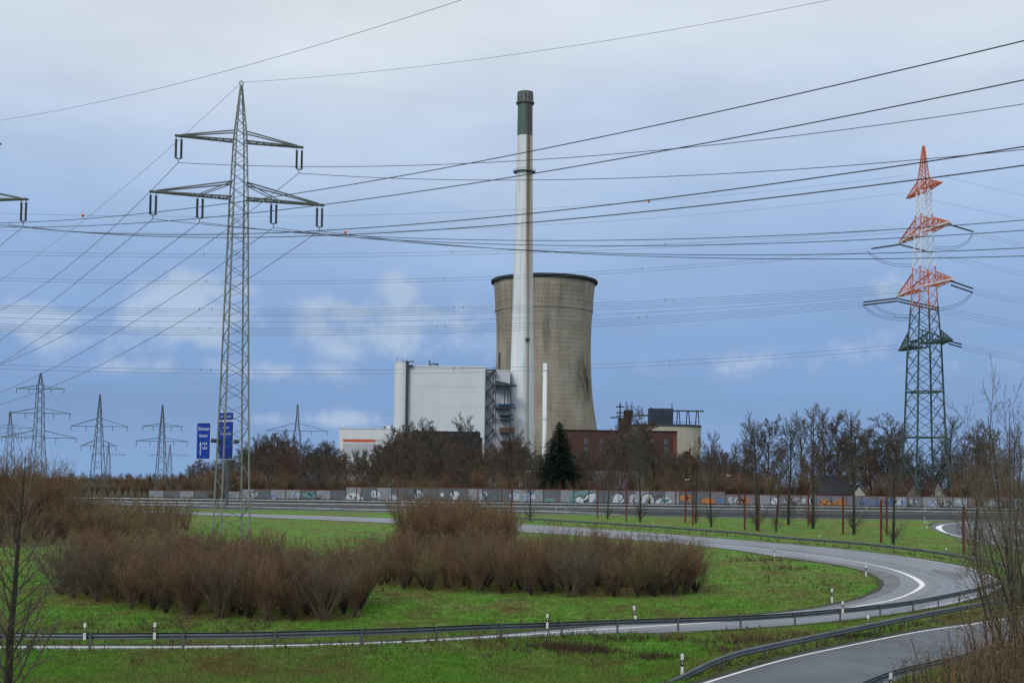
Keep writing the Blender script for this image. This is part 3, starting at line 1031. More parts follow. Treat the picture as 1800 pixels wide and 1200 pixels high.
YR = 88.0     # depth of the near pylon's cables at the right frame edge
ga = 'cables from the near grey pylon running over the loop'
la = 'thin cable strung from an insulator of the near grey pylon across the sky'
ra = .032
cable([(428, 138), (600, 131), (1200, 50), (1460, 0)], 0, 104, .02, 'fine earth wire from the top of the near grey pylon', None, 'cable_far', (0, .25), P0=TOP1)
CN = ['upper left', 'upper right', 'lower outer left', 'lower inner left', 'lower inner right', 'lower outer right']
for ci, (P0, pts) in enumerate(zip(INS, ([(319, 288), (600, 296), (900, 283), (1200, 258), (1800, 183)],
                         [(526, 305), (750, 314), (900, 318), (1200, 309), (1800, 263)],
                         [(275, 383), (500, 407), (900, 424), (1200, 418), (1350, 415), (1800, 387)],
                         [(356, 391), (600, 415), (900, 431), (1350, 427), (1800, 405)],
                         [(483, 399), (700, 424), (900, 439), (1100, 446), (1350, 448), (1800, 436)],
                         [(563, 406), (900, 440), (1200, 452), (1350, 454), (1800, 450)]))):
    cable(pts, 0, YR, ra, 'thin cable crossing the sky from the %s insulator of the near grey pylon' % CN[ci], ga, ext=(0, .12), P0=P0)
gb = 'cables from the near grey pylon running off to the far left'
lb = 'cable slanting steeply down to the left from the near grey pylon'
for ci, (P0, pts) in enumerate(zip([TOP1] + INS, ([(424, 146), (150, 385), (0, 492)], [(319, 288), (190, 408), (0, 545)], [(526, 305), (400, 402), (0, 640)], [(275, 383), (0, 598)],
                                  [(356, 391), (0, 640)], [(483, 399), (400, 457), (0, 690)], [(563, 406), (390, 520), (35, 700)]))):
    cable(pts, 0, 215, .02 if P0 is TOP1 else ra, ('fine wire slanting down from the tip of the near grey pylon' if ci == 0 else 'cable slanting steeply down from the %s insulator of the near grey pylon' % CN[ci - 1]), gb, 'cable', ext=(0, .15), P0=P0)
gt = 'thick dark cables sweeping up to the upper right'
lt = 'thick black cable sweeping from the left pylon up past the chimney'
for ci, pts in enumerate(([(0, 392), (200, 384), (400, 360), (600, 327), (900, 266), (1200, 209), (1800, 72)],
            [(0, 399), (170, 397), (400, 380), (600, 357), (900, 307), (1200, 260), (1800, 141)],
            [(0, 395), (250, 410), (400, 413), (600, 404), (900, 379), (1200, 344), (1500, 303), (1800, 258)],
            [(42, 398), (250, 412), (400, 418), (600, 414), (900, 395), (1200, 366), (1500, 330), (1800, 291)])):
    cable(pts, DYB, 54, .034, '%s of the four thick black cables sweeping up past the chimney' % ('highest', 'second highest', 'third highest', 'lowest')[ci], gt, ext=(.04, .1), n=40)
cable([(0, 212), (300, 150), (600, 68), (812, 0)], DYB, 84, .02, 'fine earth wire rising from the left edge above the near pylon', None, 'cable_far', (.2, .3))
cable([(42, 398), (20, 415), (0, 432)], DYB, 148, ra, 'short cable running from the lone insulator pair down to the left', None, ext=(0, 1.5))
# line of the orange pylon
YL = 262.0
gc = 'bundled cables of the orange and white pylon crossing behind the chimney'
lc = 'thin horizontal cable of a bundle crossing low behind the near pylon to the orange one'
re = .036
tl = lambda ya, half, sx: PC.matrix_world @ Vector((sx * half, 0, zc_(ya)))
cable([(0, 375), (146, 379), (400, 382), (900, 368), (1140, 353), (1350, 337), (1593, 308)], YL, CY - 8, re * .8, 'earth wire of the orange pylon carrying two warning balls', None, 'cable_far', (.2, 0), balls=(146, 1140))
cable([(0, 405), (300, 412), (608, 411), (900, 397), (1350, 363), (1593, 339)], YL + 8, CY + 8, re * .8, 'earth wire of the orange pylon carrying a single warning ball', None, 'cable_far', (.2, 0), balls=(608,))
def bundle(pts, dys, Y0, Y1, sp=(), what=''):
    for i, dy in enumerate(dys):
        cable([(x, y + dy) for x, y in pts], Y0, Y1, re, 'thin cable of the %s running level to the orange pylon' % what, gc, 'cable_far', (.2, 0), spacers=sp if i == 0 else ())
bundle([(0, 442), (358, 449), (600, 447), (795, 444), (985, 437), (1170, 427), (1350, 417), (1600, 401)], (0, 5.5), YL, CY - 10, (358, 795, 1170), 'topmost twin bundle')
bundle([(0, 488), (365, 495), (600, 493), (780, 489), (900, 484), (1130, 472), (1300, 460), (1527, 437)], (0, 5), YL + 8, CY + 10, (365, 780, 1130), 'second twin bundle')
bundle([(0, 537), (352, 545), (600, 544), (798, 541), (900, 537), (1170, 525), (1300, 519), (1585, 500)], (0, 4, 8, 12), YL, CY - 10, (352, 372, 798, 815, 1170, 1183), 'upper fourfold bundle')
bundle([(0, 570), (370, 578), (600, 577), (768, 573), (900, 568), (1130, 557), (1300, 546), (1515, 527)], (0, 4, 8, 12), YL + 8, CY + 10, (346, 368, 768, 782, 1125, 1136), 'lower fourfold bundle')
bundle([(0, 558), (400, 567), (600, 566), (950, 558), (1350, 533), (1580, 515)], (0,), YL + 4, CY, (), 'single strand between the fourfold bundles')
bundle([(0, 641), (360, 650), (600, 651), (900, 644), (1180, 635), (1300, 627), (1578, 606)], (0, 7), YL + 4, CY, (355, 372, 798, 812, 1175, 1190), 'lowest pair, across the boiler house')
gr = 'cables of the orange pylon running off to the right'
lr = 'cable sloping down to the right from an arm of the orange pylon'
YF = 420.0
def strain(pa, pb, Ya, Yb, dys=(0,)):
    """dark strain insulator strings between arm tip and cable clamp"""
    for dy in dys:
        A = at(pa[0], pa[1] + dy, Ya); B = at(pb[0], pb[1] + dy, Yb)
        mb = MB().tube([A, B], .22, 8)
        loc = [PC.matrix_world.inverted() @ Vector(v) for v in mb.v]
        link('strain_insulator', mesh('strain insulator', loc, mb.f, M['insul']), PC)
def right(pts, dys):
    for dy in dys:
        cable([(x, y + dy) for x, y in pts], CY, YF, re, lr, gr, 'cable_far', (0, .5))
right([(1655, 310), (1730, 327), (1800, 344)], (0,)); right([(1605, 345), (1700, 362), (1800, 386)], (0,))
right([(1712, 408), (1755, 418), (1800, 428)], (0, 5)); right([(1640, 444), (1720, 462), (1800, 479)], (0, 5))
right([(1713, 508), (1755, 517), (1800, 525)], (0, 5, 9)); right([(1655, 541), (1720, 553), (1800, 569)], (0, 5, 10))
right([(1690, 605), (1740, 615), (1800, 628)], (0, 5, 9))
strain((1670, 395), (1710, 407), CY - 14, CY - 7); strain((1582, 430), (1638, 444), CY + 14, CY + 20)
strain((1580, 430), (1532, 437), CY + 14, CY + 10); strain((1672, 494), (1710, 507), CY - 15, CY - 8, (0, 7)); strain((1580, 525), (1650, 541), CY + 15, CY + 22, (0, 5))
strain((1578, 524), (1518, 531), CY + 15, CY + 11, (0, 5)); strain((1668, 599), (1690, 605), CY - 14, CY - 8, (0, 5))
def jumper(pts, Y0, Y1):
    n = len(pts)
    P = [at(x, y, Y0 + (Y1 - Y0) * i / (n - 1)) for i, (x, y) in enumerate(pts)]
    inv = PC.matrix_world.inverted()
    P = catmull([inv @ p for p in P], 6)
    MB().tube(P, .06, 5).build('jumper_loop', M['cable'], PC)
for dy in (0, 4):
    jumper([(1524, 440 + dy), (1545, 455 + dy), (1570, 463 + dy), (1605, 465 + dy)], CY + 8, CY + 10)
    jumper([(1710, 410 + dy), (1698, 425 + dy), (1675, 434 + dy), (1640, 433 + dy)], CY + 2, CY + 16)
    jumper([(1515, 532 + dy), (1535, 549 + dy), (1565, 558 + dy), (1605, 559 + dy)], CY + 8, CY + 10)
    jumper([(1535, 533 + dy), (1555, 546 + dy), (1580, 553 + dy), (1605, 554 + dy)], CY + 8, CY + 10)
    jumper([(1710, 512 + dy), (1695, 527 + dy), (1670, 538 + dy), (1645, 543 + dy)], CY + 2, CY + 18)
# ------------------------------------------------------------------ noise wall with graffiti
WY = 308.0
M['panel_light'] = mat('light concrete panel', (.29, .305, .325), .85, var=.12, scale=.5, bump=.1)
M['panel_mid'] = mat('grey panel', (.145, .157, .17), .85, var=.14, scale=.5, bump=.1)
M['panel_dull'] = mat('dull mauve panel', (.195, .19, .215), .85, var=.14, scale=.5, bump=.1)
M['coping'] = mat('red coping', (.22, .065, .05), .7, var=.2, scale=.5)
wx = lambda x: (x - 900) / F * WY
wall = empty('noise_wall', (wx(265), WY, gz(wx(265), WY)), label='long low noise wall of grey panels sprayed with graffiti, red coping on top', cat='wall')
w0 = Vector(wall.location)
rnd = random.Random(3)
zb = gz(0, WY) - .05
def wall_h(x):
    if x < 400: return 1.9
    if x < 592: return 2.5
    if x < 1250: return 3.35
    return 2.65
PANEL_X = []
x = 265.0
i = 0
PW = 3.9
pm = {}
def panel_mesh(w, h, m):
    key = (round(w, 2), round(h, 2), m.name)
    if key not in pm:
        b = MB().box(.02, w - .02, -.06, .06, 0, h)
        nb = int(h / .55)
        # shallow horizontal ribs of the panel
        for k in range(nb):
            b.box(.06, w - .06, -.075, -.058, (k + .12) * h / nb, (k + .88) * h / nb)
        pm[key] = mesh('wall panel', b.v, b.f, m)
    return pm[key]
X = wx(265)
Xe = wx(1830)
post_b = MB().box(-.11, .11, -.12, .12, -.3, 1); WPOST = mesh('wall post', post_b.v, post_b.f, M['steel'])
while X < Xe:
    px = X / WY * F + 900
    h = wall_h(px)
    if px > 1230:
        m = M['panel_dull'] if rnd.random() < .7 else M['panel_light']
    else:
        m = M['panel_light'] if rnd.random() < .5 else M['panel_mid']
    o = link('wall_panel', panel_mesh(PW, h, m), wall)
    o.location = Vector((X, WY, zb)) - w0
    po = link('wall_post', WPOST, wall)
    po.location = Vector((X, WY, zb)) - w0
    po.scale = (1, 1, h + .05)
    cp = link('coping', pm.setdefault(('c', round(PW, 2)), None) or pm.__setitem__(('c', round(PW, 2)), mesh('coping', *(lambda b: (b.v, b.f))(MB().box(.11, PW - .11, -.1, .1, 0, .14)), M['coping'])) or pm[('c', round(PW, 2))], wall)
    cp.location = Vector((X, WY, zb + h + .002)) - w0
    X += PW
# graffiti: flat spray paint just in front of the panels
GR = {n: mat('spray ' + n, c, .7, var=.15, scale=1.5) for n, c in dict(white=(.62, .66, .70), black=(.03, .035, .05), blue=(.10, .20, .48), orange=(.50, .20, .06), teal=(.16, .30, .28), pale=(.42, .47, .52)).items()}
def spray(pxs, col, d):
    """closed outline in the picture, laid on the wall"""
    P = [at(x, y, WY) for x, y in pxs]
    P = catmull(P + [P[0]], 4)[:-1]
    v = [(p.x - w0.x, -.078 - d - .0, max(p.z, zb + .1) - w0.z) for p in P]
    bm = bmesh.new()
    vs = [bm.verts.new(q) for q in v]
    es = [bm.edges.new((vs[k], vs[(k + 1) % len(vs)])) for k in range(len(vs))]
    bmesh.ops.triangle_fill(bm, use_beauty=True, edges=es)
    for f_ in bm.faces:
        if f_.normal.y > 0: f_.normal_flip()
    me = bpy.data.meshes.new('graffiti'); bm.to_mesh(me); bm.free(); me.materials.append(GR[col])
    link('graffiti', me, wall)
def stroke(pxs, col, w, d):
    P = catmull([at(x, y, WY) for x, y in pxs], 5)
    v = []
    for k, p in enumerate(P):
        t = P[min(k + 1, len(P) - 1)] - P[max(k - 1, 0)]
        s = Vector((-t.z, 0, t.x)).normalized() * w / 2
        v += [(p.x + s.x - w0.x, -.078 - d, max(p.z + s.z, zb + .05) - w0.z), (p.x - s.x - w0.x, -.078 - d, max(p.z - s.z, zb + .05) - w0.z)]
    f = [(2 * k, 2 * k + 1, 2 * k + 3, 2 * k + 2) for k in range(len(P) - 1)]
    link('graffiti', mesh('graffiti stroke', v, f, GR[col]), wall)
spray([(1000, 882), (1003, 868), (1018, 863), (1046, 862), (1047, 882), (1020, 884)], 'teal', .004)
spray([(1012, 875), (1020, 872), (1027, 876), (1033, 868), (1045, 866), (1046, 874), (1040, 882), (1025, 884), (1014, 883)], 'white', .010)
stroke([(1011, 875), (1020, 871), (1026, 876), (1032, 868), (1046, 865)], 'black', .28, .016)
spray([(1024, 880), (1030, 878), (1035, 875), (1034, 880), (1028, 883)], 'black', .016)
spray([(1075, 883), (1077, 872), (1084, 866), (1094, 872), (1095, 882)], 'white', .008)
stroke([(1076, 882), (1080, 870), (1090, 866), (1095, 874), (1088, 882)], 'black', .25, .014)
spray([(1106, 884), (1108, 868), (1120, 866), (1122, 878), (1118, 886)], 'pale', .006)
stroke([(1106, 870), (1116, 866), (1120, 874), (1112, 879), (1118, 885)], 'black', .22, .012)
spray([(1126, 882), (1128, 870), (1140, 866), (1148, 871), (1150, 882), (1160, 876), (1176, 874), (1178, 884), (1150, 886), (1134, 885)], 'white', .008)
stroke([(1127, 881), (1130, 870), (1142, 867), (1149, 875), (1151, 885)], 'black', .26, .014)
stroke([(1152, 873), (1160, 871), (1168, 880), (1178, 876)], 'black', .22, .014)
spray([(1158, 884), (1163, 877), (1172, 876), (1176, 882)], 'teal', .012)
stroke([(468, 879), (474, 872), (482, 871), (490, 876), (498, 877)], 'blue', .3, .008)
spray([(476, 880), (480, 874), (487, 875), (489, 880)], 'pale', .006)
spray([(606, 876), (612, 868), (625, 866), (636, 872), (637, 879), (612, 880)], 'white', .008)
for q in ([(612, 870), (618, 872), (616, 875)], [(622, 875), (626, 873), (625, 878)], [(632, 868), (635, 874), (633, 878)]):
    stroke(q, 'black', .3, .014)
spray([(683, 881), (686, 872), (694, 869), (700, 880)], 'pale', .008)
spray([(773, 870), (777, 865), (781, 868), (778, 873)], 'white', .008)
spray([(1440, 888), (1442, 880), (1452, 877), (1462, 884), (1470, 878), (1483, 879), (1490, 884), (1478, 890), (1450, 892)], 'orange', .008)
stroke([(1440, 880), (1450, 886), (1458, 879), (1468, 888), (1474, 880)], 'black', .25, .014)
for q in ([(1510, 887), (1515, 880), (1519, 888)], [(1524, 880), (1524, 888)], [(1520, 880), (1531, 880)], [(1534, 888), (1538, 880), (1542, 884), (1536, 885)], [(1546, 880), (1544, 888), (1548, 884)], [(1508, 884), (1520, 885)]):
    stroke(q, 'blue', .35, .010)
spray([(1630, 888), (1634, 880), (1650, 882), (1660, 879), (1668, 886), (1650, 892)], 'pale', .006)
stroke([(1632, 888), (1640, 881), (1646, 889)], 'blue', .3, .012)
stroke([(1662, 881), (1672, 884), (1664, 891)], 'black', .35, .012)
spray([(1262, 882), (1264, 876), (1270, 877), (1269, 885)], 'blue', .008)
spray([(1232, 883), (1236, 876), (1248, 875), (1258, 882), (1246, 886)], 'orange', .005)
spray([(1352, 884), (1356, 876), (1366, 875), (1366, 886)], 'white', .006)
stroke([(1353, 884), (1358, 877), (1364, 885)], 'black', .2, .012)
spray([(955, 881), (960, 876), (972, 875), (975, 881)], 'teal', .006)

# smaller tags and pieces along the rest of the wall
gq = random.Random(21)
for x in [445, 520, 545, 660, 735, 800, 850, 905, 930, 1205, 1290, 1310, 1385, 1405, 1425, 1565, 1585, 1605, 1690, 1715, 1745, 1775]:
    px_h = wall_h(x) / WY * F
    yb = hor(x) + (H - zb) / WY * F
    y0, y1 = yb - px_h * .85, yb - px_h * .12
    w = gq.uniform(7, 15)
    base = gq.choice(('pale', 'white', 'teal', 'pale', 'blue', 'orange') if x > 1180 else ('pale', 'teal', 'white', 'pale'))
    n = 9
    spray([(x + w * math.cos(2 * math.pi * k / n) * gq.uniform(.7, 1.1), (y0 + y1) / 2 + (y1 - y0) / 2 * math.sin(2 * math.pi * k / n) * gq.uniform(.6, 1.0)) for k in range(n)], base, .005)
    for _ in range(gq.randint(2, 4)):
        xs_ = x + gq.uniform(-w * .8, w * .3)
        stroke([(xs_ + gq.uniform(0, w * .5) * k / 2, gq.uniform(y0, y1)) for k in range(4)], gq.choice(('black', 'black', 'blue', 'white')), gq.uniform(.14, .28), .011 + .001 * gq.random())

# ------------------------------------------------------------------ power station
def corrug(name, c, sc, var=.05):
    """profiled sheet cladding: fine vertical ribs in the bump"""
    m = mat(name, c, .55, var=var, scale=.08)
    nt = m.node_tree
    b = nt.nodes['Principled BSDF']
    t = nt.nodes.new('ShaderNodeTexCoord')
    w = nt.nodes.new('ShaderNodeTexWave'); w.wave_type = 'BANDS'; w.bands_direction = 'X'
    w.inputs['Scale'].default_value = sc
    nt.links.new(t.outputs['Object'], w.inputs['Vector'])
    bp = nt.nodes.new('ShaderNodeBump'); bp.inputs['Strength'].default_value = .3; bp.inputs['Distance'].default_value = .1
    nt.links.new(w.outputs[0], bp.inputs['Height']); nt.links.new(bp.outputs[0], b.inputs['Normal'])
    return m
M['clad'] = corrug('pale grey cladding', (.70, .755, .775), 1.6)
M['clad_white'] = corrug('white cladding', (.76, .79, .80), 1.6)
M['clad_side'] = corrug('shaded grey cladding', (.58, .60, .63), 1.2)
M['darksteel'] = mat('dark steelwork', (.05, .06, .07), .6, var=.2, scale=.3)
M['bluesteel'] = mat('blue steelwork', (.03, .09, .22), .5)
M['darkroof'] = mat('black brown facade', (.022, .018, .018), .8, var=.3, scale=.1)
M['stain_white'] = None

def px_box(mb, x0, x1, yt, z0, Y, depth):
    a = at(x0, yt, Y); b = at(x1, yt, Y)
    mb.box(a.x, b.x, Y, Y + depth, z0, (a.z + b.z) / 2)
    return a.x, b.x, (a.z + b.z) / 2

def local(mb, root):
    o = root.location
    mb.v = [(x - o[0], y - o[1], z - o[2]) for x, y, z in mb.v]
    return mb

def thing_at(name, x, Y, **k):
    X = at(x, 840, Y).x
    return empty(name, (X, Y, gz(X, Y)), **k)

# ---- boiler house
BY = 620.0
bh = thing_at('boiler_house', 785, BY, label='huge windowless pale grey boiler house with a round stair tower', cat='building')
zg = bh.location.z
xa, xb_ = at(717, 647, BY).x, at(853, 646, BY).x
zt = at(785, 645, BY).z
b = MB().box(xa, xb_, BY + .12, BY + 34, zg - 2, zt - .1); local(b, bh).build('wall', M['clad'], bh)
nrow, ncol = 6, 5
for r in range(nrow):
    for c in range(ncol):
        x0, x1 = xa + (xb_ - xa) * c / ncol, xa + (xb_ - xa) * (c + 1) / ncol
        z0, z1_ = zg + (zt - zg) * r / nrow, zg + (zt - zg) * (r + 1) / nrow
        p = MB().box(x0 + .02, x1 - .02, BY, BY + .119, z0 + .05, z1_ - .05)
        local(p, bh).build('facade_panel', M['clad'], bh)
b = MB().box(xa - .3, xb_ + .3, BY - .25, BY + 34.3, zt, zt + .7); roof = local(b, bh).build('roof_edge', M['clad_white'], bh)
for x, h in ((755, 2.6), (758.5, 1.2), (763, 1.4), (767, 1.0), (769, 1.3)):
    q = at(x, 645, BY + 5)
    b = MB(); b.box(q.x - .35, q.x + .35, BY + 4, BY + 5, zt + .7, zt + .7 + h); b.bar((q.x - .8, BY + 4.4, zt + .75 + h), (q.x + .8, BY + 4.4, zt + .75 + h), .3)
    local(b, bh).build('roof_vent', M['darksteel'], roof)
# round stair tower
tx = at(704.5, 640, BY - 3).x; tr = 11.7 / F * BY
ttop = at(704, 636.5, BY - 3).z
b = MB().lathe([(tr, zg - 2), (tr, ttop), (tr + .15, ttop), (tr + .15, ttop + .35), (tr - .4, ttop + .35)], 40, (tx, BY, 0))
tw = local(b, bh).build('stair_tower', M['clad_white'], bh, True)
md = tw.modifiers.new('edges', 'EDGE_SPLIT')
sx = at(715.5, 640, BY - 3).x
b = MB().box(sx - .75, sx + .75, BY - 2.2, BY - .2, zg, ttop + .2); local(b, bh).build('window_strip', M['darksteel'], tw)
b = MB(); b.box(sx - 2.2, sx + 3.4, BY - 2.6, BY + .5, ttop + .4, ttop + .75); b.box(sx + .5, sx + 3, BY - 2, BY, ttop - 1.6, ttop - 1.2); local(b, bh).build('roof_platform', M['darksteel'], tw)
for x in (699, 707, 715):
    q = at(x, 630, BY)
    b = MB().bar((q.x, BY, ttop + .35), (q.x, BY, ttop + 2.6), .14); local(b, bh).build('antenna_rod', M['darksteel'], tw)
# side wing behind the stairs
wxa, wxb = at(853, 650, BY + 6).x, at(897, 650, BY + 6).x
wzt = at(880, 650, BY + 6).z
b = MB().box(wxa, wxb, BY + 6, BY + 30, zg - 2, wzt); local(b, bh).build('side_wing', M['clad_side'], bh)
# outside staircase in zigzag
sa, sb = at(854.5, 700, BY).x, at(868, 700, BY).x
zs0, zs1 = zg + 6, at(860, 651, BY).z
nst = 7
st = empty('outside_stair', (0, 0, 0)); st.parent = bh
for i in range(nst):
    z0, z1_ = zs0 + (zs1 - zs0) * i / nst, zs0 + (zs1 - zs0) * (i + 1) / nst
    zm = (z0 + z1_) / 2
    for (pa, pb, nm) in (((sb, z0), (sa, zm), 'flight'), ((sa, zm), (sb, z1_), 'flight')):
        yy = BY + 2.0 if pa[0] == sb else BY + 3.6
        b = MB().bar((pa[0], yy, pa[1]), (pb[0], yy, pb[1]), 1.2, .75); local(b, bh).build(nm, M['darksteel'], st)
        b = MB().bar((pa[0], yy - .6, pa[1] + 1.2), (pb[0], yy - .6, pb[1] + 1.2), .16); local(b, bh).build('handrail', M['darksteel'], st)
    b = MB().box(sb - .9, sb + 1, BY + 1.4, BY + 4.4, z1_ - .25, z1_ + .1); local(b, bh).build('landing', M['darksteel'], st)
    b = MB().box(sa - .2, sa + 1.3, BY + 1.4, BY + 4.4, zm - .25, zm + .1); local(b, bh).build('landing', M['darksteel'], st)
for xx in (sb + .9, sb - .2):
    b = MB().bar((xx, BY + 1.3, zg), (xx, BY + 1.3, zs1 + 2), .3); local(b, bh).build('stair_column', M['darksteel'], st)
b = MB().box(sa - .4, sb + 1, BY + 1.2, BY + 4.6, zs1 + .2, zs1 + .7); local(b, bh).build('landing', M['darksteel'], st)
# platforms and canopy on the wing
def plat(x0, x1, y0, y1, m, nm, dep=6):
    a, b_ = at(x0, y1, BY + 2), at(x1, y0, BY + 2)
    q = MB().box(a.x, b_.x, BY + 6 - dep, BY + 5.95, a.z, b_.z)
    local(q, bh).build(nm, m, bh)
a, b_ = at(870, 677, BY), at(905, 677, BY); ctop = at(872, 668, BY).z
q = MB().prism([(a.x, a.z), (b_.x + 1, a.z - .3), (b_.x + 1, a.z + .2), (a.x, ctop)], BY - 1, BY + 5.9); local(q, bh).build('canopy', M['darksteel'], bh)
plat(870, 907, 715.5, 717.5, M['darksteel'], 'platform'); plat(876, 905, 709.5, 712.5, M['bluesteel'], 'blue_duct', 4.5)
plat(878, 901, 728.5, 730.5, M['darksteel'], 'platform'); plat(878, 904, 735.5, 737.5, M['darksteel'], 'platform')
plat(878, 905, 751, 760, mat('rust brown duct', (.12, .07, .05), .7, var=.2, scale=.4), 'brown_duct'); plat(879, 906, 775, 777, M['darksteel'], 'platform')
for x, y0, y1 in ((881.5, 677, 684), (887, 677, 710), (893, 677, 710), (897, 677, 790)):
    a, b_ = at(x, y1, BY), at(x, y0, BY)
    q = MB().bar((a.x, BY - .6, a.z), (b_.x, BY - .6, b_.z), .4); local(q, bh).build('support_post', M['darksteel'], bh)
# ---- dark low building before it
db = thing_at('low_building', 785, 560, label='low black-brown flat building in front of the boiler house', cat='building')
b = MB(); x0, x1, z = px_box(b, 722, 846, 768, db.location.z - 2, 560, 20); local(b, db).build('wall', M['darkroof'], db)
b = MB(); px_box(b, 723, 843, 757.5, z + .002, 561, 17); local(b, db).build('attic', M['darkroof'], db)
for k in range(7):
    q = at(735 + 15 * k, 764, 560)
    b = MB().box(q.x - 1.3, q.x + 1.3, 560.9, 561.05, q.z - .8, q.z + .8); local(b, db).build('window_band', mat('dark pane', (.05, .055, .065), .2), db)
# ---- low white hall with the orange band
hb = thing_at('white_hall', 640, 640, label='low white industrial hall with an orange band, left of the boiler house', cat='building')
b = MB(); x0, x1, z = px_box(b, 596, 690, 753.5, hb.location.z - 2, 640, 30); local(b, hb).build('wall', M['clad_white'], hb)
b = MB(); px_box(b, 595.5, 690.5, 752, z + .002, 639.7, 30.6); local(b, hb).build('roof_edge', M['clad'], hb)
def strip(x0, x1, y0, y1, m, nm, root, Y, d=.06):
    a, b_ = at(x0, y1, Y), at(x1, y0, Y)
    q = MB().box(a.x, b_.x, Y - d, Y - .004, a.z, b_.z); return local(q, root).build(nm, m, root)
strip(603, 660, 772, 776.5, mat('orange band', (.62, .13, .05), .5), 'orange_band', hb, 640)
strip(661, 674, 772, 777, mat('pale green band', (.45, .58, .50), .5), 'green_band', hb, 640)
for k in range(7):
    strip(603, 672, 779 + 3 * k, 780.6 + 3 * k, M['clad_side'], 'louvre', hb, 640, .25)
b = MB(); px_box(b, 673, 688, 747.5, z + .4, 641, 6); rb = local(b, hb).build('roof_house', M['clad_white'], hb)
strip(674, 678, 749, 753, M['darksteel'], 'vent', hb, 641, .3)

# ---- chimney
CHY = 640.0
cbx = at(915.5, 842, CHY)
ch = empty('chimney', (cbx.x, CHY, gz(cbx.x, CHY)), label='very tall slim white chimney with a green top and brown rust streak', cat='chimney')
def chz(y):
    return at(918, y, CHY).z - ch.location.z
def chr_(w):
    return w / 2 / F * CHY
def chim_mat():
    m = bpy.data.materials.new('chimney paint'); m.use_nodes = True
    nt = m.node_tree; b = nt.nodes['Principled BSDF']; b.inputs['Roughness'].default_value = .6
    t = nt.nodes.new('ShaderNodeTexCoord'); s = nt.nodes.new('ShaderNodeSeparateXYZ'); nt.links.new(t.outputs['Object'], s.inputs[0])
    def mth(op, a, b_=None, c=False):
        n = nt.nodes.new('ShaderNodeMath'); n.operation = op; n.use_clamp = c
        for i, v in enumerate((a, b_)):
            if v is None: continue
            if isinstance(v, (int, float)): n.inputs[i].default_value = v
            else: nt.links.new(v, n.inputs[i])
        return n.outputs[0]
    def mr(v, a, b_, c=0., d=1., sm=True):
        n = nt.nodes.new('ShaderNodeMapRange'); n.interpolation_type = 'SMOOTHSTEP' if sm else 'LINEAR'
        for k, q in (('From Min', a), ('From Max', b_), ('To Min', c), ('To Max', d)): n.inputs[k].default_value = q
        nt.links.new(v, n.inputs['Value']); return n.outputs[0]
    def mix(f, a, b_):
        n = nt.nodes.new('ShaderNodeMix'); n.data_type = 'RGBA'; nt.links.new(f, n.inputs[0])
        for i, v in ((6, a), (7, b_)):
            if isinstance(v, tuple): n.inputs[i].default_value = v + (1,)
            else: nt.links.new(v, n.inputs[i])
        return n.outputs[2]
    ang = mth('ARCTAN2', s.outputs[0], mth('MULTIPLY', s.outputs[1], -1))     # 0 = towards the camera, + to the right
    mp = nt.nodes.new('ShaderNodeMapping'); mp.inputs['Scale'].default_value = (1, 1, .03); nt.links.new(t.outputs['Object'], mp.inputs[0])
    n = nt.nodes.new('ShaderNodeTexNoise'); n.inputs['Scale'].default_value = .9; n.inputs['Detail'].default_value = 6; nt.links.new(mp.outputs[0], n.inputs['Vector'])
    zf = s.outputs[2]
    rust = mth('MULTIPLY', mr(ang, .05, .35), mth('SUBTRACT', 1.0, mr(ang, 1.25, 1.9)))
    rust = mth('MULTIPLY', rust, mr(zf, chz(700), chz(300), .2, 1.))
    rust = mth('MULTIPLY', rust, mr(n.outputs[0], .3, .6, .6, 1.), True)
    core = mth('MULTIPLY', mr(ang, .22, .36), mth('SUBTRACT', 1.0, mr(ang, .60, .85)))
    core = mth('MULTIPLY', core, mr(zf, chz(620), chz(260), .1, .8))
    col = mix(rust, (.78, .82, .83), (.54, .42, .27))
    col = mix(core, col, (.20, .105, .045))
    col = mix(mr(n.outputs[0], .5, .68, 0., .5), col, (.48, .45, .39))
    gr = mix(mr(ang, -.35, .15), (.025, .17, .10), (.085, .085, .07))
    gr = mix(mr(n.outputs[0], .42, .62, 0., .75), gr, (.13, .125, .10))
    col = mix(mr(zf, chz(240.5), chz(239.5), sm=False), col, gr)
    nt.links.new(col, b.inputs['Base Color'])
    return m
prof = [(chr_(50), -2)] + [(chr_(w), chz(y)) for y, w in ((800, 46), (760, 44.5), (640, 40), (540, 36.5), (440, 33), (340, 30), (240, 27.5), (184, 26.5))]
shaft = MB().lathe(prof, 48, cap=False).build('shaft', chim_mat(), ch, True)
M['concrete_grey'] = mat('sooty concrete', (.18, .185, .165), .85, var=.3, scale=.5, stretch=(1, 1, .4))
head = MB().lathe([(chr_(26), chz(184)), (chr_(31.5), chz(183.5)), (chr_(31.5), chz(181)), (chr_(27.5), chz(180.8)), (chr_(27.5), chz(165)), (chr_(28.5), chz(164.5)), (chr_(28.5), chz(163)), (chr_(24), chz(163)), (chr_(24), chz(170))], 40)
hd = head.build('chimney_head', M['concrete_grey'], ch, True); hd.modifiers.new('edges', 'EDGE_SPLIT')
for k in range(12):
    t = 2 * math.pi * k / 12
    r_ = chr_(27.6)
    q = MB().box(-.32, .32, -.15, .15, chz(177.5), chz(167.5))
    o = q.build('louvre', M['darksteel'], hd); o.location = (r_ * math.cos(t), r_ * math.sin(t), 0); o.rotation_euler.z = t + math.pi / 2
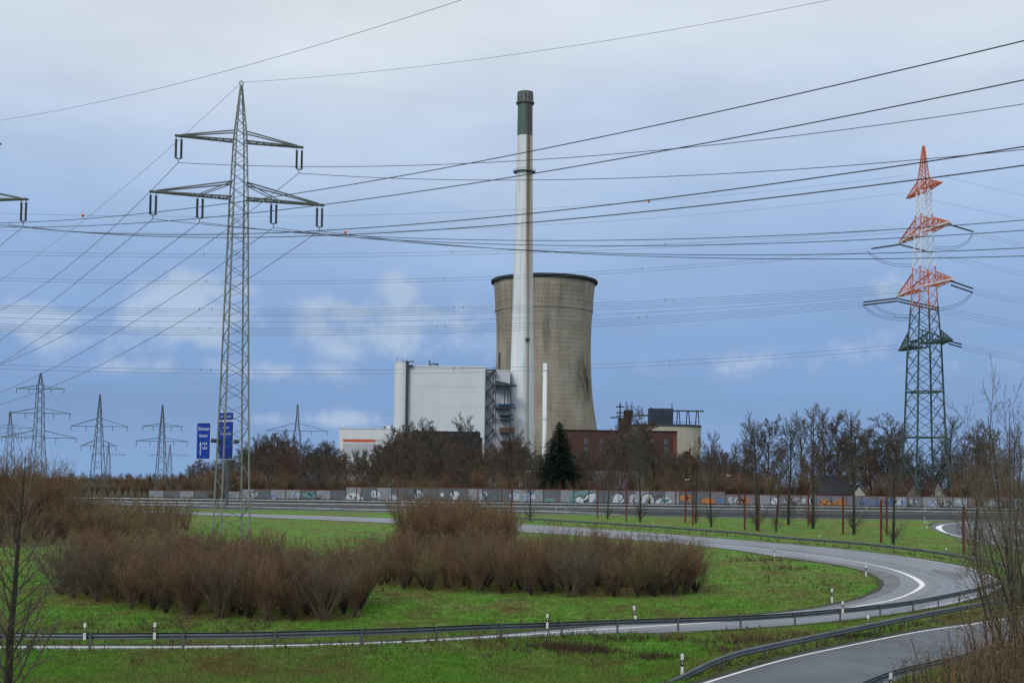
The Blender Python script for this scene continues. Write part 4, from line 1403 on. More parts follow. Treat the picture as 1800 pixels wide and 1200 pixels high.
def gallery(y, w0_, w1_, hh):
    z = chz(y)
    g = MB().lathe([(chr_(w0_), z), (chr_(w1_), z), (chr_(w1_), z + .35), (chr_(w0_), z + .35)], 36, cap=False).build('gallery', M['darksteel'], ch)
    rl = MB(); n = 20
    P = [Vector((chr_(w1_) * math.cos(2 * math.pi * k / n), chr_(w1_) * math.sin(2 * math.pi * k / n), z + hh)) for k in range(n + 1)]
    rl.tube(P, .07, 5)
    for k in range(0, n, 1):
        rl.bar(P[k] - Vector((0, 0, hh)), P[k] + Vector((0, 0, .5 if k % 5 == 0 else 0)), .1)
    rl.build('railing', M['darksteel'], g)
gallery(303.5, 28, 39, 1.3); gallery(183.0, 27, 32, 1.0)
lad = MB()
for sxx in (-.35, .35):
    lad.bar((chr_(44.5) * .20 + sxx + 2.2, -chr_(44.5) - .55, 0), (chr_(27.0) * .2 + sxx + 1.0, -chr_(27) - .35, chz(186)), .16)
lad.build('ladder', M['darksteel'], ch)
q = MB().box(1.6, 3.8, -chr_(38.5) - 1.2, -chr_(38.5) + .8, chz(600), chz(596)); q.build('landing', M['darksteel'], ch)

# ---- cooling tower
TY = 735.0
tcx = at(953, 850, TY)
ct = empty('cooling_tower', (tcx.x, TY, gz(tcx.x, TY)), label='large waisted concrete cooling tower stained dark, behind the white chimney', cat='cooling tower')
def tz(y):
    return at(953, y, TY).z - ct.location.z
def trr(half):
    return half / F * TY
def tower_mat():
    m = bpy.data.materials.new('cooling tower concrete'); m.use_nodes = True
    nt = m.node_tree; b = nt.nodes['Principled BSDF']; b.inputs['Roughness'].default_value = .9; b.inputs['Specular IOR Level'].default_value = .2
    t = nt.nodes.new('ShaderNodeTexCoord'); s = nt.nodes.new('ShaderNodeSeparateXYZ'); nt.links.new(t.outputs['Object'], s.inputs[0])
    L = nt.links.new
    def mth(op, a, b_=None, c=False):
        n = nt.nodes.new('ShaderNodeMath'); n.operation = op; n.use_clamp = c
        for i, v in enumerate((a, b_)):
            if v is None: continue
            if isinstance(v, (int, float)): n.inputs[i].default_value = v
            else: L(v, n.inputs[i])
        return n.outputs[0]
    def mr(v, a, b_, c=0., d=1., sm=True):
        n = nt.nodes.new('ShaderNodeMapRange'); n.interpolation_type = 'SMOOTHSTEP' if sm else 'LINEAR'
        for k, q in (('From Min', a), ('From Max', b_), ('To Min', c), ('To Max', d)): n.inputs[k].default_value = q
        L(v, n.inputs['Value']); return n.outputs[0]
    def mix(f, a, b_):
        n = nt.nodes.new('ShaderNodeMix'); n.data_type = 'RGBA'; L(f, n.inputs[0])
        for i, v in ((6, a), (7, b_)):
            if isinstance(v, tuple): n.inputs[i].default_value = v + (1,)
            else: L(v, n.inputs[i])
        return n.outputs[2]
    def noise(sc, st, det=7, off=0.):
        mp = nt.nodes.new('ShaderNodeMapping'); mp.inputs['Scale'].default_value = st; mp.inputs['Location'].default_value = (off, off, off); L(t.outputs['Object'], mp.inputs[0])
        n = nt.nodes.new('ShaderNodeTexNoise'); n.inputs['Scale'].default_value = sc; n.inputs['Detail'].default_value = det; n.inputs['Roughness'].default_value = .65
        L(mp.outputs[0], n.inputs['Vector']); return n.outputs[0]
    ang = mth('ARCTAN2', s.outputs[0], mth('MULTIPLY', s.outputs[1], -1)); zf = s.outputs[2]
    col = mix(mr(noise(.05, (1, 1, 1)), .35, .65), (.35, .298, .215), (.43, .385, .305))
    col = mix(mr(noise(.16, (1, 1, .12)), .45, .75, 0, .65), col, (.15, .132, .108))
    col = mix(mr(noise(.12, (1, 1, 1.8), off=9.), .55, .78, 0, .5), col, (.17, .155, .135))
    col = mix(mth('MULTIPLY', mr(noise(.35, (1, 1, .03), off=12.), .45, .7), mr(zf, tz(580), tz(496), .15, .7)), col, (.15, .137, .118))
    # formwork joints
    va = mth('ABSOLUTE', mth('SUBTRACT', mth('FRACT', mth('MULTIPLY', ang, 88 / (2 * math.pi))), .5))
    vz = mth('ABSOLUTE', mth('SUBTRACT', mth('FRACT', mth('MULTIPLY', zf, 1 / 2.6)), .5))
    jn = mth('MAXIMUM', mr(va, .34, .47), mr(vz, .36, .47))
    col = mix(mth('MULTIPLY', jn, mr(noise(.06, (1, 1, 1), off=4.),   .35, .7, .0, .38)), col, (.12, .106, .088))
    # the soaked dark patch low on the right and the brown left flank
    d1 = mth('SQRT', mth('ADD', mth('POWER', mth('DIVIDE', mth('SUBTRACT', ang, .98), .36), 2.0), mth('POWER', mth('DIVIDE', mth('SUBTRACT', zf, tz(668)), 17.), 2.0)))
    col = mix(mth('MULTIPLY', mr(d1, 1.25, .25), mr(noise(.22, (1, 1, .35), off=2.), .3, .62, .1, 1.)), col, (.055, .05, .042))
    d2 = mth('SQRT', mth('ADD', mth('POWER', mth('DIVIDE', mth('SUBTRACT', ang, .03), .10), 2.0), mth('POWER', mth('DIVIDE', mth('SUBTRACT', zf, tz(590)), 13.), 2.0)))
    col = mix(mth('MULTIPLY', mr(d2, 1.3, .3), mr(noise(.3, (1, 1, .2), off=6.), .35, .6, 0., .75)), col, (.10, .10, .105))
    col = mix(mth('MULTIPLY', mr(zf, tz(720), tz(800)), mr(ang, .5, .9, .2, .7)), col, (.10, .10, .092))
    L(col, b.inputs['Base Color'])
    bp = nt.nodes.new('ShaderNodeBump'); bp.inputs['Strength'].default_value = .5; bp.inputs['Distance'].default_value = .25; bp.invert = True
    L(jn, bp.inputs['Height']); L(bp.outputs[0], b.inputs['Normal'])
    return m
tp = [(trr(h), tz(y)) for y, h in ((836, 113), (810, 108), (780, 101.5), (750, 95), (720, 90), (690, 86.5), (660, 84.3), (630, 83.2), (600, 83), (570, 84), (540, 86), (512, 88.4), (498.5, 90.0))]
pr = [(r_, z_) for r_, z_ in tp]
MB().lathe(pr + [(pr[-1][0] - 1.2, pr[-1][1]), (pr[-1][0] - 1.2, pr[-1][1] - 18)], 96, cap=False).build('shell', tower_mat(), ct, True)
rt = tz(498.5)
rim = MB().lathe([(pr[-1][0] - .6, rt - .6), (trr(94), rt - .1), (trr(94.4), rt + .9), (trr(94), rt + 1.5), (pr[-1][0] - 1.6, rt + 1.5), (pr[-1][0] - 1.6, rt - .6)], 96, cap=False).build('rim', mat('sooty rim', (.035, .04, .035), .9, var=.3, scale=.2), ct)
for k in range(36):
    t0, t1 = 2 * math.pi * k / 36, 2 * math.pi * (k + .5) / 36
    r0, r1 = trr(117), pr[0][0]
    c_ = barobj('column', (r0 * math.cos(t0), r0 * math.sin(t0), -1), (r1 * math.cos(t1), r1 * math.sin(t1), pr[0][1] + .5), 1.0, M['concrete_grey'], ct)
    c_ = barobj('column', (r0 * math.cos(t0), r0 * math.sin(t0), -1), (r1 * math.cos(2 * t0 - t1), r1 * math.sin(2 * t0 - t1), pr[0][1] + .5), 1.0, M['concrete_grey'], ct)
q = at(879, 640, TY); rr_ = trr(83.2)
aa = math.asin((q.x - ct.location.x) / rr_)
o = MB().box(-.8, .8, -.7, .2, tz(652), tz(624)).build('inspection_hatch', M['darksteel'], ct)
o.location = (rr_ * math.sin(aa), -rr_ * math.cos(aa), 0); o.rotation_euler.z = aa

# ---- small white stack before the tower
sy = 600.0
q = at(956, 840, sy)
ss = empty('small_stack', (q.x, sy, gz(q.x, sy)), label='slim white steel stack standing before the cooling tower', cat='chimney')
zt_ = at(956, 638.5, sy).z - ss.location.z
MB().lathe([(1.05, -1), (1.05, zt_), (.9, zt_), (.9, zt_ - 2)], 24, cap=False).build('stack_tube', M['clad_white'], ss, True)
for f_ in (.55, .94):
    MB().lathe([(1.05, zt_ * f_), (1.2, zt_ * f_), (1.2, zt_ * f_ + .4), (1.05, zt_ * f_ + .4)], 24, cap=False).build('flange', M['clad'], ss)

# ---- brick building and the cream silo
M['brick'] = mat('dark red brick', (.098, .050, .038), .9, col2=(.070, .038, .032), scale=.25, bump=.2, bscale=3)
M['brick_bright'] = mat('bright red brick', (.18, .062, .045), .9, var=.15, scale=.3)
bb = thing_at('brick_building', 1095, 560, label='long dark red brick building below the cooling tower', cat='building')
b = MB(); x0, x1, z = px_box(b, 985, 1183, 757.5, bb.location.z - 2, 560, 40); local(b, bb).build('wall', M['brick'], bb)
b = MB(); e0, e1, ez = px_box(b, 1183.2, 1190.5, 757.5, bb.location.z - 2, 560.3, 39); local(b, bb).build('side_face', M['brick_bright'], bb)  # right side face of the building, its lighter tone put into the colour
b = MB(); px_box(b, 984, 1191, 755.8, z + .003, 559.6, 41); local(b, bb).build('roof_edge', M['darkroof'], bb)
pane = mat('grey window pane', (.09, .10, .115), .25)
for x in (1030, 1058, 1088, 1118, 1146, 1171):
    for y0, y1 in ((771, 781), (785, 795), (800, 810)):
        w_ = strip(x - 2.6, x + 2.6, y0, y1, pane, 'window', bb, 560, .05)
        a, b2 = at(x, y1, 560), at(x, y0, 560)
        fr = MB()
        fr.box(a.x - .9, a.x - .7, 559.86, 559.94, a.z, b2.z); fr.box(a.x + .7, a.x + .9, 559.86, 559.94, a.z, b2.z); fr.box(a.x - .68, a.x + .68, 559.86, 559.94, (a.z + b2.z) / 2 - .1, (a.z + b2.z) / 2 + .1)
        local(fr, bb).build('frame', M['concrete_grey'], w_)
# cream silo
SY = 650.0
q = at(1166, 850, SY)
si = empty('storage_silo', (q.x, SY, gz(q.x, SY)), label='wide round cream silo with a dark cabin and gantry on its roof', cat='silo')
sr = 64.5 / F * SY
sz = lambda y: at(1166, y, SY - sr).z - si.location.z
M['cream'] = mat('cream silo wall', (.52, .49, .38), .8, col2=(.43, .405, .32), scale=.25, stretch=(1, 1, .08))
MB().lathe([(sr, -2), (sr, sz(748)), (sr - .6, sz(748) + .01), (.5, sz(748) + 1.2)], 64).build('silo_wall', M['cream'], si, True).modifiers.new('edges', 'EDGE_SPLIT')
MB().lathe([(sr, sz(748)), (sr + .5, sz(748)), (sr + .5, sz(744.8)), (sr, sz(744.8))], 64, cap=False).build('roof_walkway', M['darksteel'], si)
for k in range(14):
    t = -math.pi * (k + .5) / 14
    o = MB().box(-.16, .16, -.14, .1, -1, sz(749)).build('wall_rib', M['cream'], si); o.location = (sr * math.cos(t), sr * math.sin(t), 0); o.rotation_euler.z = t + math.pi / 2
SB = SY - sr - .6
def sbx(x, y): 
    p = at(x, y, SB); return p.x - si.location.x, p.z - si.location.z
def srect(x0, x1, y0, y1, m, nm, d0=.5, d1=6):
    a, b2 = sbx(x0, y1), sbx(x1, y0)
    return MB().box(a[0], b2[0], SB - SY + d0, SB - SY + d1, a[1], b2[1]).build(nm, m, si)
srect(1142, 1184, 717.5, 745, mat('dark blue cabin', (.028, .042, .062), .6, var=.25, scale=.2), 'cabin', 1, 9)
srect(1143, 1148, 716, 717.3, M['darksteel'], 'roof_vent', 2, 3); srect(1181.5, 1183, 708, 717.3, M['darksteel'], 'antenna_rod', 2, 2.5)
srect(1184, 1239, 720.5, 722.5, M['darksteel'], 'gantry_beam', 3, 4)
for x in (1194, 1211, 1227.5):
    for s in (-1, 1):
        a, c_ = sbx(x + s * 3.2, 746), sbx(x + s * 1.3, 722.5)
        MB().bar((a[0], SB - SY + 3.5, a[1]), (c_[0], SB - SY + 3.5, c_[1]), .4).build('gantry_leg', M['darksteel'], si)
rl = MB()
for k in range(16):
    a, c_ = sbx(1120 + 7.3 * k, 745), sbx(1120 + 7.3 * k, 741)
    rl.bar((a[0], SB - SY + 1, a[1]), (c_[0], SB - SY + 1, c_[1]), .14)
a, c_ = sbx(1120, 741), sbx(1230, 741); rl.bar((a[0], SB - SY + 1, a[1]), (c_[0], SB - SY + 1, c_[1]), .16)
rl.build('railing', M['darksteel'], si)
srect(1117, 1142, 728, 730.5, M['steel'], 'pipe', 4, 4.8)
srect(1231, 1235, 766, 778, M['darksteel'], 'ladder_cage', 10, 12)
# conveyor head at the left of the silo
cv = thing_at('conveyor_tower', 1105, 600, label='dark conveyor head tower with small platforms left of the cream silo', cat='tower')
def crect(x0, x1, y0, y1, m, nm, d=5):
    a, b2 = at(x0, y1, 600), at(x1, y0, 600)
    MB().box(a.x - cv.location.x, b2.x - cv.location.x, 0, d, a.z - cv.location.z, b2.z - cv.location.z).build(nm, m, cv)
crect(1088, 1110, 734, 860, M['darkroof'], 'tower_body', 7); crect(1098, 1113, 720.5, 733.8, M['darkroof'], 'head_house', 6)
for x0, x1, y in ((1083, 1097, 713.5), (1084, 1097.8, 724), (1074, 1088, 732.5)):
    crect(x0, x1, y, y + 1.5, M['darksteel'], 'platform', 4)
crect(1089, 1091.5, 708, 733.8, M['darksteel'], 'mast', 1)
crect(1084, 1098, 730, 731, M['darksteel'], 'platform', 4)

# ------------------------------------------------------------------ houses behind the wall
M['slate'] = mat('dark slate roof', (.028, .028, .034), .75, var=.25, scale=.6)
M['redtile'] = mat('red brown tile roof', (.10, .045, .035), .85, var=.25, scale=.8)
M['render'] = mat('pale render', (.50, .48, .44), .85, var=.08, scale=.3)
M['render_tan'] = mat('tan render', (.23, .18, .145), .85, var=.12, scale=.3)
def house(x0, x1, yr, ye, Y, label, wallm, roofm, gable_front, depth=9, chimney=None):
    a, b_ = at(x0, ye, Y), at(x1, ye, Y)
    zr = at((x0 + x1) / 2, yr, Y).z
    cx = (a.x + b_.x) / 2
    root = empty('house', (cx, Y, gz(cx, Y)), label=label, cat='house')
    w = (b_.x - a.x) / 2; ze = a.z - root.location.z; zr -= root.location.z
    if gable_front:
        MB().prism([(-w, -1), (w, -1), (w, ze), (0, zr), (-w, ze)], 0, depth).build('wall', wallm, root)
        for s in (-1, 1):
            dx, dz = s * w, ze - zr
            q = [(0, zr + .02), (dx * 1.08, zr + dz * 1.08 + .02), (dx * 1.08, zr + dz * 1.08 + .3), (0, zr + .32)]
            MB().prism(q if s > 0 else q[::-1], -.4, depth + .4).build('roof', roofm, root)
        for xx in (-w * .3, w * .3):
            wi = MB().box(xx - .5, xx + .5, -.05, -.01, ze * .55, ze * .55 + 1.3).build('window', pane, root)
            MB().box(xx - .6, xx + .6, -.09, -.055, ze * .55 - .1, ze * .55).build('sill', M['white'], wi)
    else:
        MB().box(-w, w, 0, depth, -1, ze).build('wall', wallm, root)
        for s in (0, 1):
            y0_, y1_ = (-.5, depth / 2) if s == 0 else (depth + .5, depth / 2)
            v = [(-w - .4, y0_, ze - .25), (w + .4, y0_, ze - .25), (w + .4, y1_, zr), (-w - .4, y1_, zr)]
            v += [(p[0], p[1], p[2] + .25) for p in v]
            f = [(0, 1, 2, 3), (7, 6, 5, 4), (0, 4, 5, 1), (1, 5, 6, 2), (2, 6, 7, 3), (3, 7, 4, 0)]
            MB().add(v, f).build('roof', roofm, root)
        MB().add([(-w, 0, ze), (-w, depth, ze), (-w, depth / 2, zr), (-w + .25, 0, ze), (-w + .25, depth, ze), (-w + .25, depth / 2, zr)], [(0, 2, 1), (3, 4, 5), (0, 3, 5, 2), (1, 2, 5, 4), (0, 1, 4, 3)]).build('gable', wallm, root)
        for k in range(3):
            xx = -w + w * (2 * k + 1) / 3
            MB().box(xx - .6, xx + .6, -.05, -.01, ze * .45, ze * .45 + 1.3).build('window', pane, root)
    if chimney is not None:
        c_ = MB().box(chimney * w - .35, chimney * w + .35, depth * .35, depth * .35 + .7, zr - 1.5, zr + 1.1); c_.build('chimney', M['brick'], root)
    return root
house(1436, 1496, 838, 868, 334, 'house with a broad dark slate roof behind the noise wall', M['render'], M['slate'], False, 10, .6)
house(1492, 1527, 853, 876, 331, 'house with a white gable beside the dark slate roof', M['render'], M['slate'], True, 8)
house(1587, 1622, 845, 876, 334, 'house with a tan gable beside the foot of the orange pylon', M['render_tan'], M['redtile'], True, 8, .3)
house(1634, 1664, 847, 876, 333, 'small house with a narrow white gable right of the tan one', M['render'], M['redtile'], True, 8)
house(1045, 1140, 829, 858, 352, 'house with a long grey roof in front of the brick building', M['render_tan'], mat('grey tile roof', (.075, .072, .08), .85, var=.2, scale=.8), False, 10, -.4)
house(1190, 1227, 793, 812, 500, 'red brick house with a chimney at the foot of the cream silo', M['brick'], M['redtile'], True, 10, .35)
house(1275, 1340, 832, 858, 365, 'low house with a red brown roof behind the bare trees', M['render_tan'], M['redtile'], False, 9, .2)

# ------------------------------------------------------------------ street lamps behind the wall
for x, yh, sd in ((1204, 843, 1), (1275, 858, 1), (925, 829, 1), (1285, 836, -1)):
    Y = 318.0
    p = at(x, yh, Y)
    root = empty('street_lamp', (p.x, Y, gz(p.x, Y)), label='slim street lamp with a pale head behind the noise wall', cat='street lamp', group='street lamps behind the noise wall')
    h = p.z - root.location.z
    MB().tube([(0, 0, -.2), (0, 0, h * .5), (0, 0, h)], .1, 8, .06).build('lamp_post', M['steel'], root)
    MB().add([(0, -.14, h), (sd * 1.3, -.12, h + .12), (sd * 1.3, .12, h + .12), (0, .14, h), (0, -.14, h + .14), (sd * 1.25, -.08, h + .24), (sd * 1.25, .08, h + .24), (0, .14, h + .14)],
             [(0, 3, 2, 1), (4, 5, 6, 7), (0, 1, 5, 4), (1, 2, 6, 5), (2, 3, 7, 6), (3, 0, 4, 7)]).build('lamp_head', M['white'], root)

# ------------------------------------------------------------------ blue motorway signs on a gantry arm
GY_ = 236.0
def text(body_, size, m, parent, loc, sx=1.0):
    cu = bpy.data.curves.new('lettering', 'FONT')
    cu.body = body_; cu.size = size; cu.align_x = 'CENTER'; cu.align_y = 'CENTER'; cu.extrude = .005
    t = bpy.data.objects.new('tmp', cu); C.objects.link(t)
    dg = bpy.context.evaluated_depsgraph_get()
    me = bpy.data.meshes.new_from_object(t.evaluated_get(dg))
    bpy.data.objects.remove(t, do_unlink=True)
    me.materials.clear(); me.materials.append(m)
    o = link('lettering', me, parent)
    o.location = loc; o.rotation_euler = (R(90), 0, 0); o.scale = (sx, 1, 1)
    return o
SYAW = R(-35)
def sign(x0, x1, yt, yb, Y, label):
    a, b_ = at(x0, yb, Y), at(x1, yt, Y)
    cx, wv, hgt = (a.x + b_.x) / 2, (b_.x - a.x), b_.z - a.z
    w = wv / (math.cos(SYAW) - cx / Y * math.sin(SYAW))
    r_ = empty('motorway_sign', (cx, Y, a.z), SYAW, label=label, cat='road sign')
    MB().box(-w / 2, w / 2, 0, .12, 0, hgt).build('sign_edge', M['signwhite'], r_)
    MB().box(-w / 2 + .1, w / 2 - .1, -.02, -.002, .12, hgt - .12).build('sign_face', M['sign'], r_)
    return r_, w, hgt
s1, w1, h1 = sign(344.5, 370.5, 742, 807, GY_, 'blue motorway sign reading Oberhausen and Hannover with an arrow')
text('Oberhausen', 1.0, M['signwhite'], s1, (0, -.03, h1 * .825), w1 * .82 / 5.0)
text('Hannover', 1.0, M['signwhite'], s1, (0, -.03, h1 * .64), w1 * .64 / 4.2)
ar = MB().box(-w1 * .22, -w1 * .17, -.04, -.022, h1 * .12, h1 * .40)
ar.add([(-w1 * .26, -.04, h1 * .38), (-w1 * .13, -.04, h1 * .38), (-w1 * .195, -.04, h1 * .475), (-w1 * .26, -.022, h1 * .38), (-w1 * .13, -.022, h1 * .38), (-w1 * .195, -.022, h1 * .475)], [(0, 1, 2), (5, 4, 3), (0, 3, 4, 1), (1, 4, 5, 2), (2, 5, 3, 0)])
ar.build('arrow', M['signwhite'], s1)
sh = MB()
for xx0, xx1, zz0, zz1 in ((-.05, .28, .43, .45), (-.05, .28, .28, .30), (-.05, -.01, .28, .33), (-.05, -.01, .40, .45), (.24, .28, .28, .33), (.24, .28, .40, .45)):
    sh.box(w1 * xx0, w1 * xx1, -.04, -.022, h1 * zz0, h1 * zz1)
sh.build('road_number_frame', M['signwhite'], s1)
text('2', .85, M['signwhite'], s1, (w1 * .115, -.03, h1 * .365), 1.2)
s2, w2, h2 = sign(383, 411, 724, 807, GY_ + 6, 'tall blue motorway sign seen through the legs of the near pylon')
MB().box(-w2 / 2 + .1, w2 / 2 - .1, -.04, -.022, h2 * .795, h2 * .83).build('white_rule', M['signwhite'], s2)
M['signpale'] = mat('blurred sign lettering', (.34, .40, .55), .5)
for zf, wd, hh in ((.885, .72, .05), (.655, .45, .045), (.52, .7, .05)):
    q = MB(); n = 9; rr = random.Random(int(zf * 100))
    for k in range(n):
        xx = -w2 * wd / 2 + w2 * wd * k / n
        q.box(xx, xx + w2 * wd / n * .7, -.04, -.022, h2 * zf, h2 * (zf + hh * (1 if rr.random() < .25 else .7)))
    q.build('lettering', M['signpale'], s2)
dirv = Vector((math.cos(SYAW), math.sin(SYAW), 0))
bz = at(392, 774, GY_ + 4).z
pA, pB = at(372, 774, GY_ + 2), at(416, 774, GY_ + 9)
gx = at(398, 900, GY_ + 10)
gan = empty('sign_gantry', (gx.x, GY_ + 10, gz(gx.x, GY_ + 10)), label='steel mast and beam that carry the two blue motorway signs', cat='sign gantry')
g0 = gan.location
MB().tube([(0, 0, -.3), (0, 0, bz)], .38, 12, .3).build('mast', M['lattice_far'], gan)
eA = at(352, 774, GY_ + .8) ; eB = at(418, 774, GY_ + 10)
MB().tube([Vector((eA.x - g0[0], GY_ + 1.2 - g0[1], bz - g0[2])), Vector((0, 0, bz - g0[2])), Vector((eB.x - g0[0], GY_ + 11 - g0[1], bz - g0[2]))], .42, 12).build('beam', M['lattice_far'], gan)
for s_, w_, h_ in ((s1, w1, h1), (s2, w2, h2)):
    for xx in (-.3, .3):
        p = s_.location + Vector((math.cos(SYAW) * w_ * xx, math.sin(SYAW) * w_ * xx, h_ * .5)) + Vector((-math.sin(SYAW), math.cos(SYAW), 0)) * .3
        q = MB().bar((p.x - g0[0], p.y - g0[1], bz - g0[2] - 2.2), (p.x - g0[0], p.y - g0[1], bz - g0[2] + 2.2), .18)
        q.bar((p.x - g0[0], p.y - g0[1], bz - g0[2]), (p.x - g0[0], g0[1] - g0[1] - (g0[1] - p.y) * .9, bz - g0[2]), .14)
        q.build('sign_bracket', M['lattice_far'], gan)

# ------------------------------------------------------------------ car on the turning road
def make_car(loc, rz, label):
    r_ = empty('car', loc, rz, label=label, cat='car')
    paint = mat('silver blue car paint', (.30, .35, .42), .3, .5)
    glass = mat('car glass', (.02, .025, .03), .1)
    side = [(-2.1, .35), (-2.15, .62), (-2.0, .86), (-1.0, .95), (-.85, .97), (.9, 1.0), (1.95, .92), (2.15, .70), (2.12, .35)]
    n = len(side); v = []; f = []
    for y, k in ((-.84, .97), (-.88, 1.0), (.88, 1.0), (.84, .97)):
        v += [(x * (.99 if abs(y) < .86 else 1), y, z) for x, z in side]
    for j in range(3):
        f += [(j * n + i, j * n + (i + 1) % n, (j + 1) * n + (i + 1) % n, (j + 1) * n + i) for i in range(n)]
    f += [tuple(range(n - 1, -1, -1)), tuple(range(3 * n, 4 * n))]
    MB().add(v, f).build('body', paint, r_, True).modifiers.new('edges', 'EDGE_SPLIT')
    roof = [(-1.05, .97), (-.25, 1.42), (1.1, 1.45), (1.85, .99)]
    v = [(x, s * (.80 if z < 1.2 else .62), z) for s in (-1, 1) for x, z in roof]
    MB().add(v, [(0, 1, 2, 3), (7, 6, 5, 4), (1, 5, 6, 2), (0, 4, 5, 1), (2, 6, 7, 3)]).build('window', glass, r_)
    MB().box(-.28, 1.12, -.6, .6, 1.44, 1.49).build('roof', paint, r_)
    for x in (-1.3, 1.3):
        for y in (-.86, .70):
            w = MB().lathe([(.2, 0), (.31, .01), (.32, .16), (.2, .17)], 16).build('wheel', M['black'], r_)
            w.location = (x, y, .315); w.rotation_euler = (R(-90), 0, 0)
            rm = MB().lathe([(.05, -.01), (.19, -.012), (.19, .18), (.05, .18)], 12).build('rim', M['steel'], w)
    for y in (-.62, .62):
        MB().box(-2.16, -2.08, y - .18, y + .18, .64, .78).build('headlight', M['white'], r_)
        MB().box(2.09, 2.17, y - .16, y + .16, .68, .84).build('tail_light', mat('tail light', (.3, .01, .01), .3), r_)
    return r_
p = flat(1801, 936)
make_car((p.x, p.y, .035), R(12), 'silver blue car on the turning road behind bare branches')
# ------------------------------------------------------------------ bare trees and shrubs
def rot_dir(d, ang, az):
    a = d.orthogonal().normalized()
    b = d.cross(a)
    return (d * math.cos(ang) + (a * math.cos(az) + b * math.sin(az)) * math.sin(ang)).normalized()

def grow(out, rg, p, d, L, r, lvl, spec):
    S = spec[lvl]
    n = S['seg']
    pts = [p.copy()]; dirs = [d.copy()]
    for i in range(n):
        d = (d + Vector((rg.gauss(0, 1), rg.gauss(0, 1), rg.gauss(0, 1))) * S['wob'] + Vector((0, 0, 1)) * S['up']).normalized()
        q = p + d * (L / n)
        ra, rb = r * (1 - (1 - S['tap']) * i / n), r * (1 - (1 - S['tap']) * (i + 1) / n)
        out.append((p, q, ra, rb, lvl))
        p = q
        pts.append(p); dirs.append(d)
    if lvl + 1 >= len(spec):
        return
    T = spec[lvl + 1]
    k = T['n'] if isinstance(T['n'], int) else rg.randint(*T['n'])
    for j in range(k):
        t = T['t0'] + (T['t1'] - T['t0']) * ((j + rg.random()) / k)
        f = t * n
        i = min(int(f), n - 1)
        pos = pts[i].lerp(pts[i + 1], f - i)
        ang = R(rg.uniform(*T['ang']))
        az = j * 2.4 + rg.uniform(-.7, .7)
        l2 = L * T['len'] * rg.uniform(.7, 1.2) * (1 - T.get('fall', .5) * t)
        rr = max(T['rmin'], r * (1 - (1 - S['tap']) * t) * T['rad'])
        grow(out, rg, pos, rot_dir(dirs[i], ang, az), l2, rr, lvl + 1, spec)

def seg_mesh(name, segs, mats_, sides):
    v = []; f = []; mi = []
    for (p, q, ra, rb, lvl) in segs:
        s = sides(lvl)
        d = (q - p).normalized()
        a = d.orthogonal().normalized(); b = d.cross(a)
        n0 = len(v)
        for c, rr in ((p, ra), (q, rb)):
            for k in range(s):
                t = 2 * math.pi * k / s
                v.append(c + a * (math.cos(t) * rr) + b * (math.sin(t) * rr))
        for k in range(s):
            f.append((n0 + k, n0 + (k + 1) % s, n0 + s + (k + 1) % s, n0 + s + k))
    return mesh(name, v, f, mats_)

def tree_variant(seed, spec, h, r, m_tr, m_tw, stems=1, spread=0, suckers=0):
    rg = random.Random(seed)
    segs = []
    for s in range(stems):
        d = Vector((0, 0, 1))
        off = Vector((0, 0, -.02 * h))
        if stems > 1:
            az = 2 * math.pi * s / stems + rg.uniform(-.4, .4)
            d = rot_dir(d, R(rg.uniform(spread * .3, spread)), az)
            off += Vector((math.cos(az), math.sin(az), 0)) * .012 * h
        grow(segs, rg, off, d, h * (1 if stems == 1 else rg.uniform(.55, 1.05)), r, 0, spec)
    for s in range(suckers):
        az = rg.uniform(0, 6.3)
        d = rot_dir(Vector((0, 0, 1)), R(rg.uniform(25, 60)), az)
        L = h * rg.uniform(.08, .2)
        p = Vector((0, 0, rg.uniform(0, .1) * h))
        for k in range(3):
            q = p + d * L / 3; d = (d + Vector((0, 0, .25))).normalized()
            segs.append((p, q, r * .16, r * .1, 2)); p = q
            e = rot_dir(d, .6, rg.uniform(0, 6.3)); segs.append((p, p + e * L * .3, r * .1, r * .05, 3))
    zm = max(max(s[0].z, s[1].z) for s in segs)
    k = 10.0 / zm                                   # every variant is 10 m tall; copies scale it
    segs = [(a * k, b * k, ra * k, rb * k, l) for a, b, ra, rb, l in segs]
    tr = [s for s in segs if s[4] == 0]
    cr_ = [s for s in segs if s[4] > 0]
    return (seg_mesh('trunk', tr, m_tr, lambda l: 7), seg_mesh('crown', cr_, m_tw, lambda l: 4 if l == 1 else 3))

def put_tree(name, var, p, height, wide, rz, label, cat='tree', group=None):
    r_ = empty(name, p, rz, (wide, wide, height / 10.0), label=label, cat=cat, group=group)
    link('trunk', var[0], r_); link('crown', var[1], r_)
    return r_

